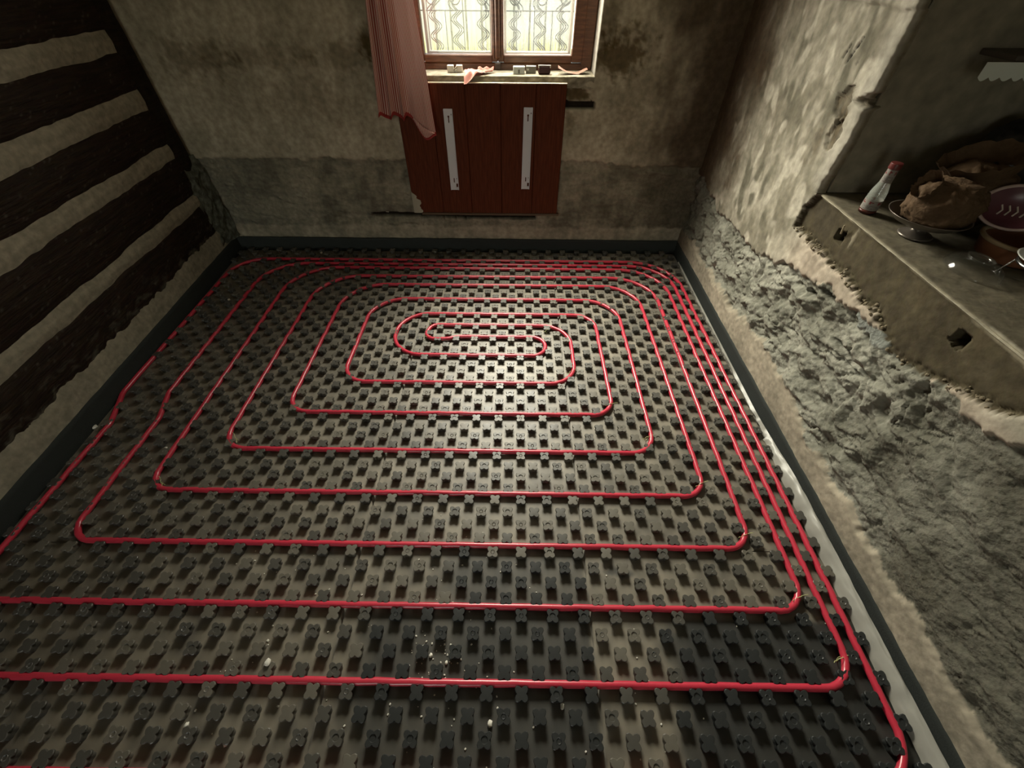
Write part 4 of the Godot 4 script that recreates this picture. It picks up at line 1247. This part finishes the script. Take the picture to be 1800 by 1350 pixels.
	part("rim", lathe(PackedVector2Array([Vector2(0.0915, 0.045), Vector2(0.096, 0.048), Vector2(0.096, 0.056), Vector2(0.088, 0.057), Vector2(0.085, 0.046)]), 40), mat(0.26, 0.19, 0.11, 0.45), tp)
	# upturned clear dish
	var clear := StandardMaterial3D.new()
	clear.transparency = BaseMaterial3D.TRANSPARENCY_ALPHA
	clear.albedo_color = Color(0.3, 0.3, 0.27, 0.16)
	clear.roughness = 0.12
	var cd := thing("glass_dish", "upturned clear dish lying near the front of the niche ledge", "dish", Vector3(1.268, y, 0.305))
	part("dish", lathe(PackedVector2Array([Vector2(0.068, 0.0), Vector2(0.070, 0.003), Vector2(0.062, 0.020), Vector2(0.045, 0.032), Vector2(0.0, 0.036)]), 40, Vector2(0.85, 1.15)), clear, cd)
	part("foot_ring", lathe(PackedVector2Array([Vector2(0.030, 0.033), Vector2(0.032, 0.039), Vector2(0.028, 0.039), Vector2(0.026, 0.034)]), 32, Vector2(0.85, 1.15)), clear, cd)
	# chrome stand with a white plate
	var chrome := mat(0.6, 0.6, 0.58, 0.2)
	chrome.metallic = 1.0
	var ws := thing("wire_stand", "chrome wire stand carrying the white plate at the edge of the picture", "wire stand", Vector3(1.385, y, 0.372))
	var ring := PackedVector3Array()
	for i in 33: ring.append(Vector3(0.066 * cos(TAU * i / 32.0), 0.05, 0.066 * sin(TAU * i / 32.0)))
	part("upper_ring", tube(ring, 0.004, 8), chrome, ws)
	for a: float in [2.3, 3.9, 0.4, 5.4]:
		part("leg", tube(PackedVector3Array([Vector3(0.066 * cos(a), 0.05, 0.066 * sin(a)), Vector3(0.082 * cos(a), 0.002, 0.082 * sin(a))]), 0.0022, 6), chrome, ws)
	var pt := thing("white_plate", "white plate resting on the chrome wire stand", "plate", Vector3(1.385, y + 0.054, 0.372))
	part("plate", lathe(PackedVector2Array([Vector2(0.0, 0.0), Vector2(0.04, 0.0), Vector2(0.074, 0.010), Vector2(0.078, 0.013), Vector2(0.073, 0.013), Vector2(0.04, 0.004), Vector2(0.0, 0.004)]), 40), mat(0.46, 0.47, 0.43, 0.4), pt)
	# little shelf with scalloped edging
	var sh := thing("scalloped_shelf", "small dark shelf with white scalloped edging on the niche side wall", "shelf", Vector3(1.53, 1.262, -0.16))
	part("board", box(Vector3(0.045, 0.014, -0.002), Vector3(0.44, 0.014, 0.13), 0.002), mat(0.05, 0.04, 0.03, 0.6), sh)
	var lace := mat(0.55, 0.58, 0.52, 0.8)
	lace.backlight_enabled = true
	lace.backlight = Color(0.15, 0.15, 0.15)
	var trimm := func(i: int, j: int) -> Vector3:
		var x := -0.255 + 0.48 * i / 192.0
		var drop := 0.034 + 0.009 * absf(sin(PI * (x + 0.255) / 0.032))
		return Vector3(x, 0.007 - drop * j / 4.0, 0.0695 + 0.001 * sin(TAU * x / 0.09) * j / 4.0)
	part("scalloped_edging", sheet(192, 4, trimm, none, none, Vector3.BACK)["all"], lace, sh, "white scalloped paper edging")

# ---- plaster crumbs on the mats
func build_crumbs() -> void:
	var white := mat(0.62, 0.6, 0.53, 0.9)
	var big := [[-0.75, 1.135, 0.010, "largest white plaster crumb, on a stud just behind the nearest pipe run"], [-0.275, 1.107, 0.006, "white plaster crumb at the top of the small sprinkle on the dark mat"], [-0.226, 1.125, 0.005, "white plaster crumb at the right of the small sprinkle on the dark mat"], [-0.087, 1.265, 0.008, "heart-shaped white crumb on the dark mat in front of the nearest pipe run"],
		[0.116, 1.225, 0.007, "oval white crumb left of the long mat seam near the viewer"], [-1.905, 0.265, 0.011, "pair-like white crumb against the foam strip of the log wall"], [-1.522, 0.375, 0.009, "white crumb touching the outer left pipe above its bend"], [-1.78, -0.71, 0.008, "white crumb among the studs in the far left corner"],
		[0.864, -0.587, 0.006, "white crumb between the pipes in the far right corner"], [-1.40, -1.28, 0.012, "upright pale flake on the mat at the foot of the window wall"], [-0.925, 1.278, 0.007, "long pale flake left of the bottom of the picture"], [-0.797, 1.312, 0.008, "pale flake nearest the viewer on the left mat"]]
	for q: Array in big:
		var o := part("plaster_crumb", blob(Vector3.ZERO, func(d: Vector3) -> Vector3: return d * float(q[2]) * Vector3(0.9, 0.6, 1.1) * (1.0 + 0.5 * nb.get_noise_3d(d.x * 1.6 + float(q[0]) * 9.0, d.y * 1.6, d.z * 1.6)), 10, 6), white, self)
		var onstud: bool = (q[3] as String).contains("on a stud")
		o.position = Vector3(q[0], float(q[2]) * 0.5 + (0.0255 if onstud else 0.001), q[1])
		tag(o, q[3], "plaster crumb", "white plaster crumbs on the mats")
	# scattered grit
	var s := st_new()
	for k in 240:
		var x := -0.35 + rng.randfn(0.0, 0.45)
		var z := 1.02 + rng.randfn(0.0, 0.22)
		if k % 3 == 0:
			x = -0.25 + rng.randfn(0.0, 0.05)
			z = 1.12 + rng.randfn(0.0, 0.05)
		if k % 8 == 0:
			x = rng.randf_range(-1.8, 1.0)
			z = rng.randf_range(-1.2, 1.3)
		var r := rng.randf_range(0.0008, 0.0024)
		bx(s, Vector3(clampf(x, -1.8, 1.05), r * 0.7, clampf(z, -1.2, 1.4)), Vector3(r * 2.0, r * 1.4, r * 2.6), r * 0.5, Basis(Vector3.UP, rng.randf() * 3.0))
	tag(part("plaster_grit", done(s, true), white, self), "fine white plaster grit sprinkled over the mats", "grit", "", "stuff")
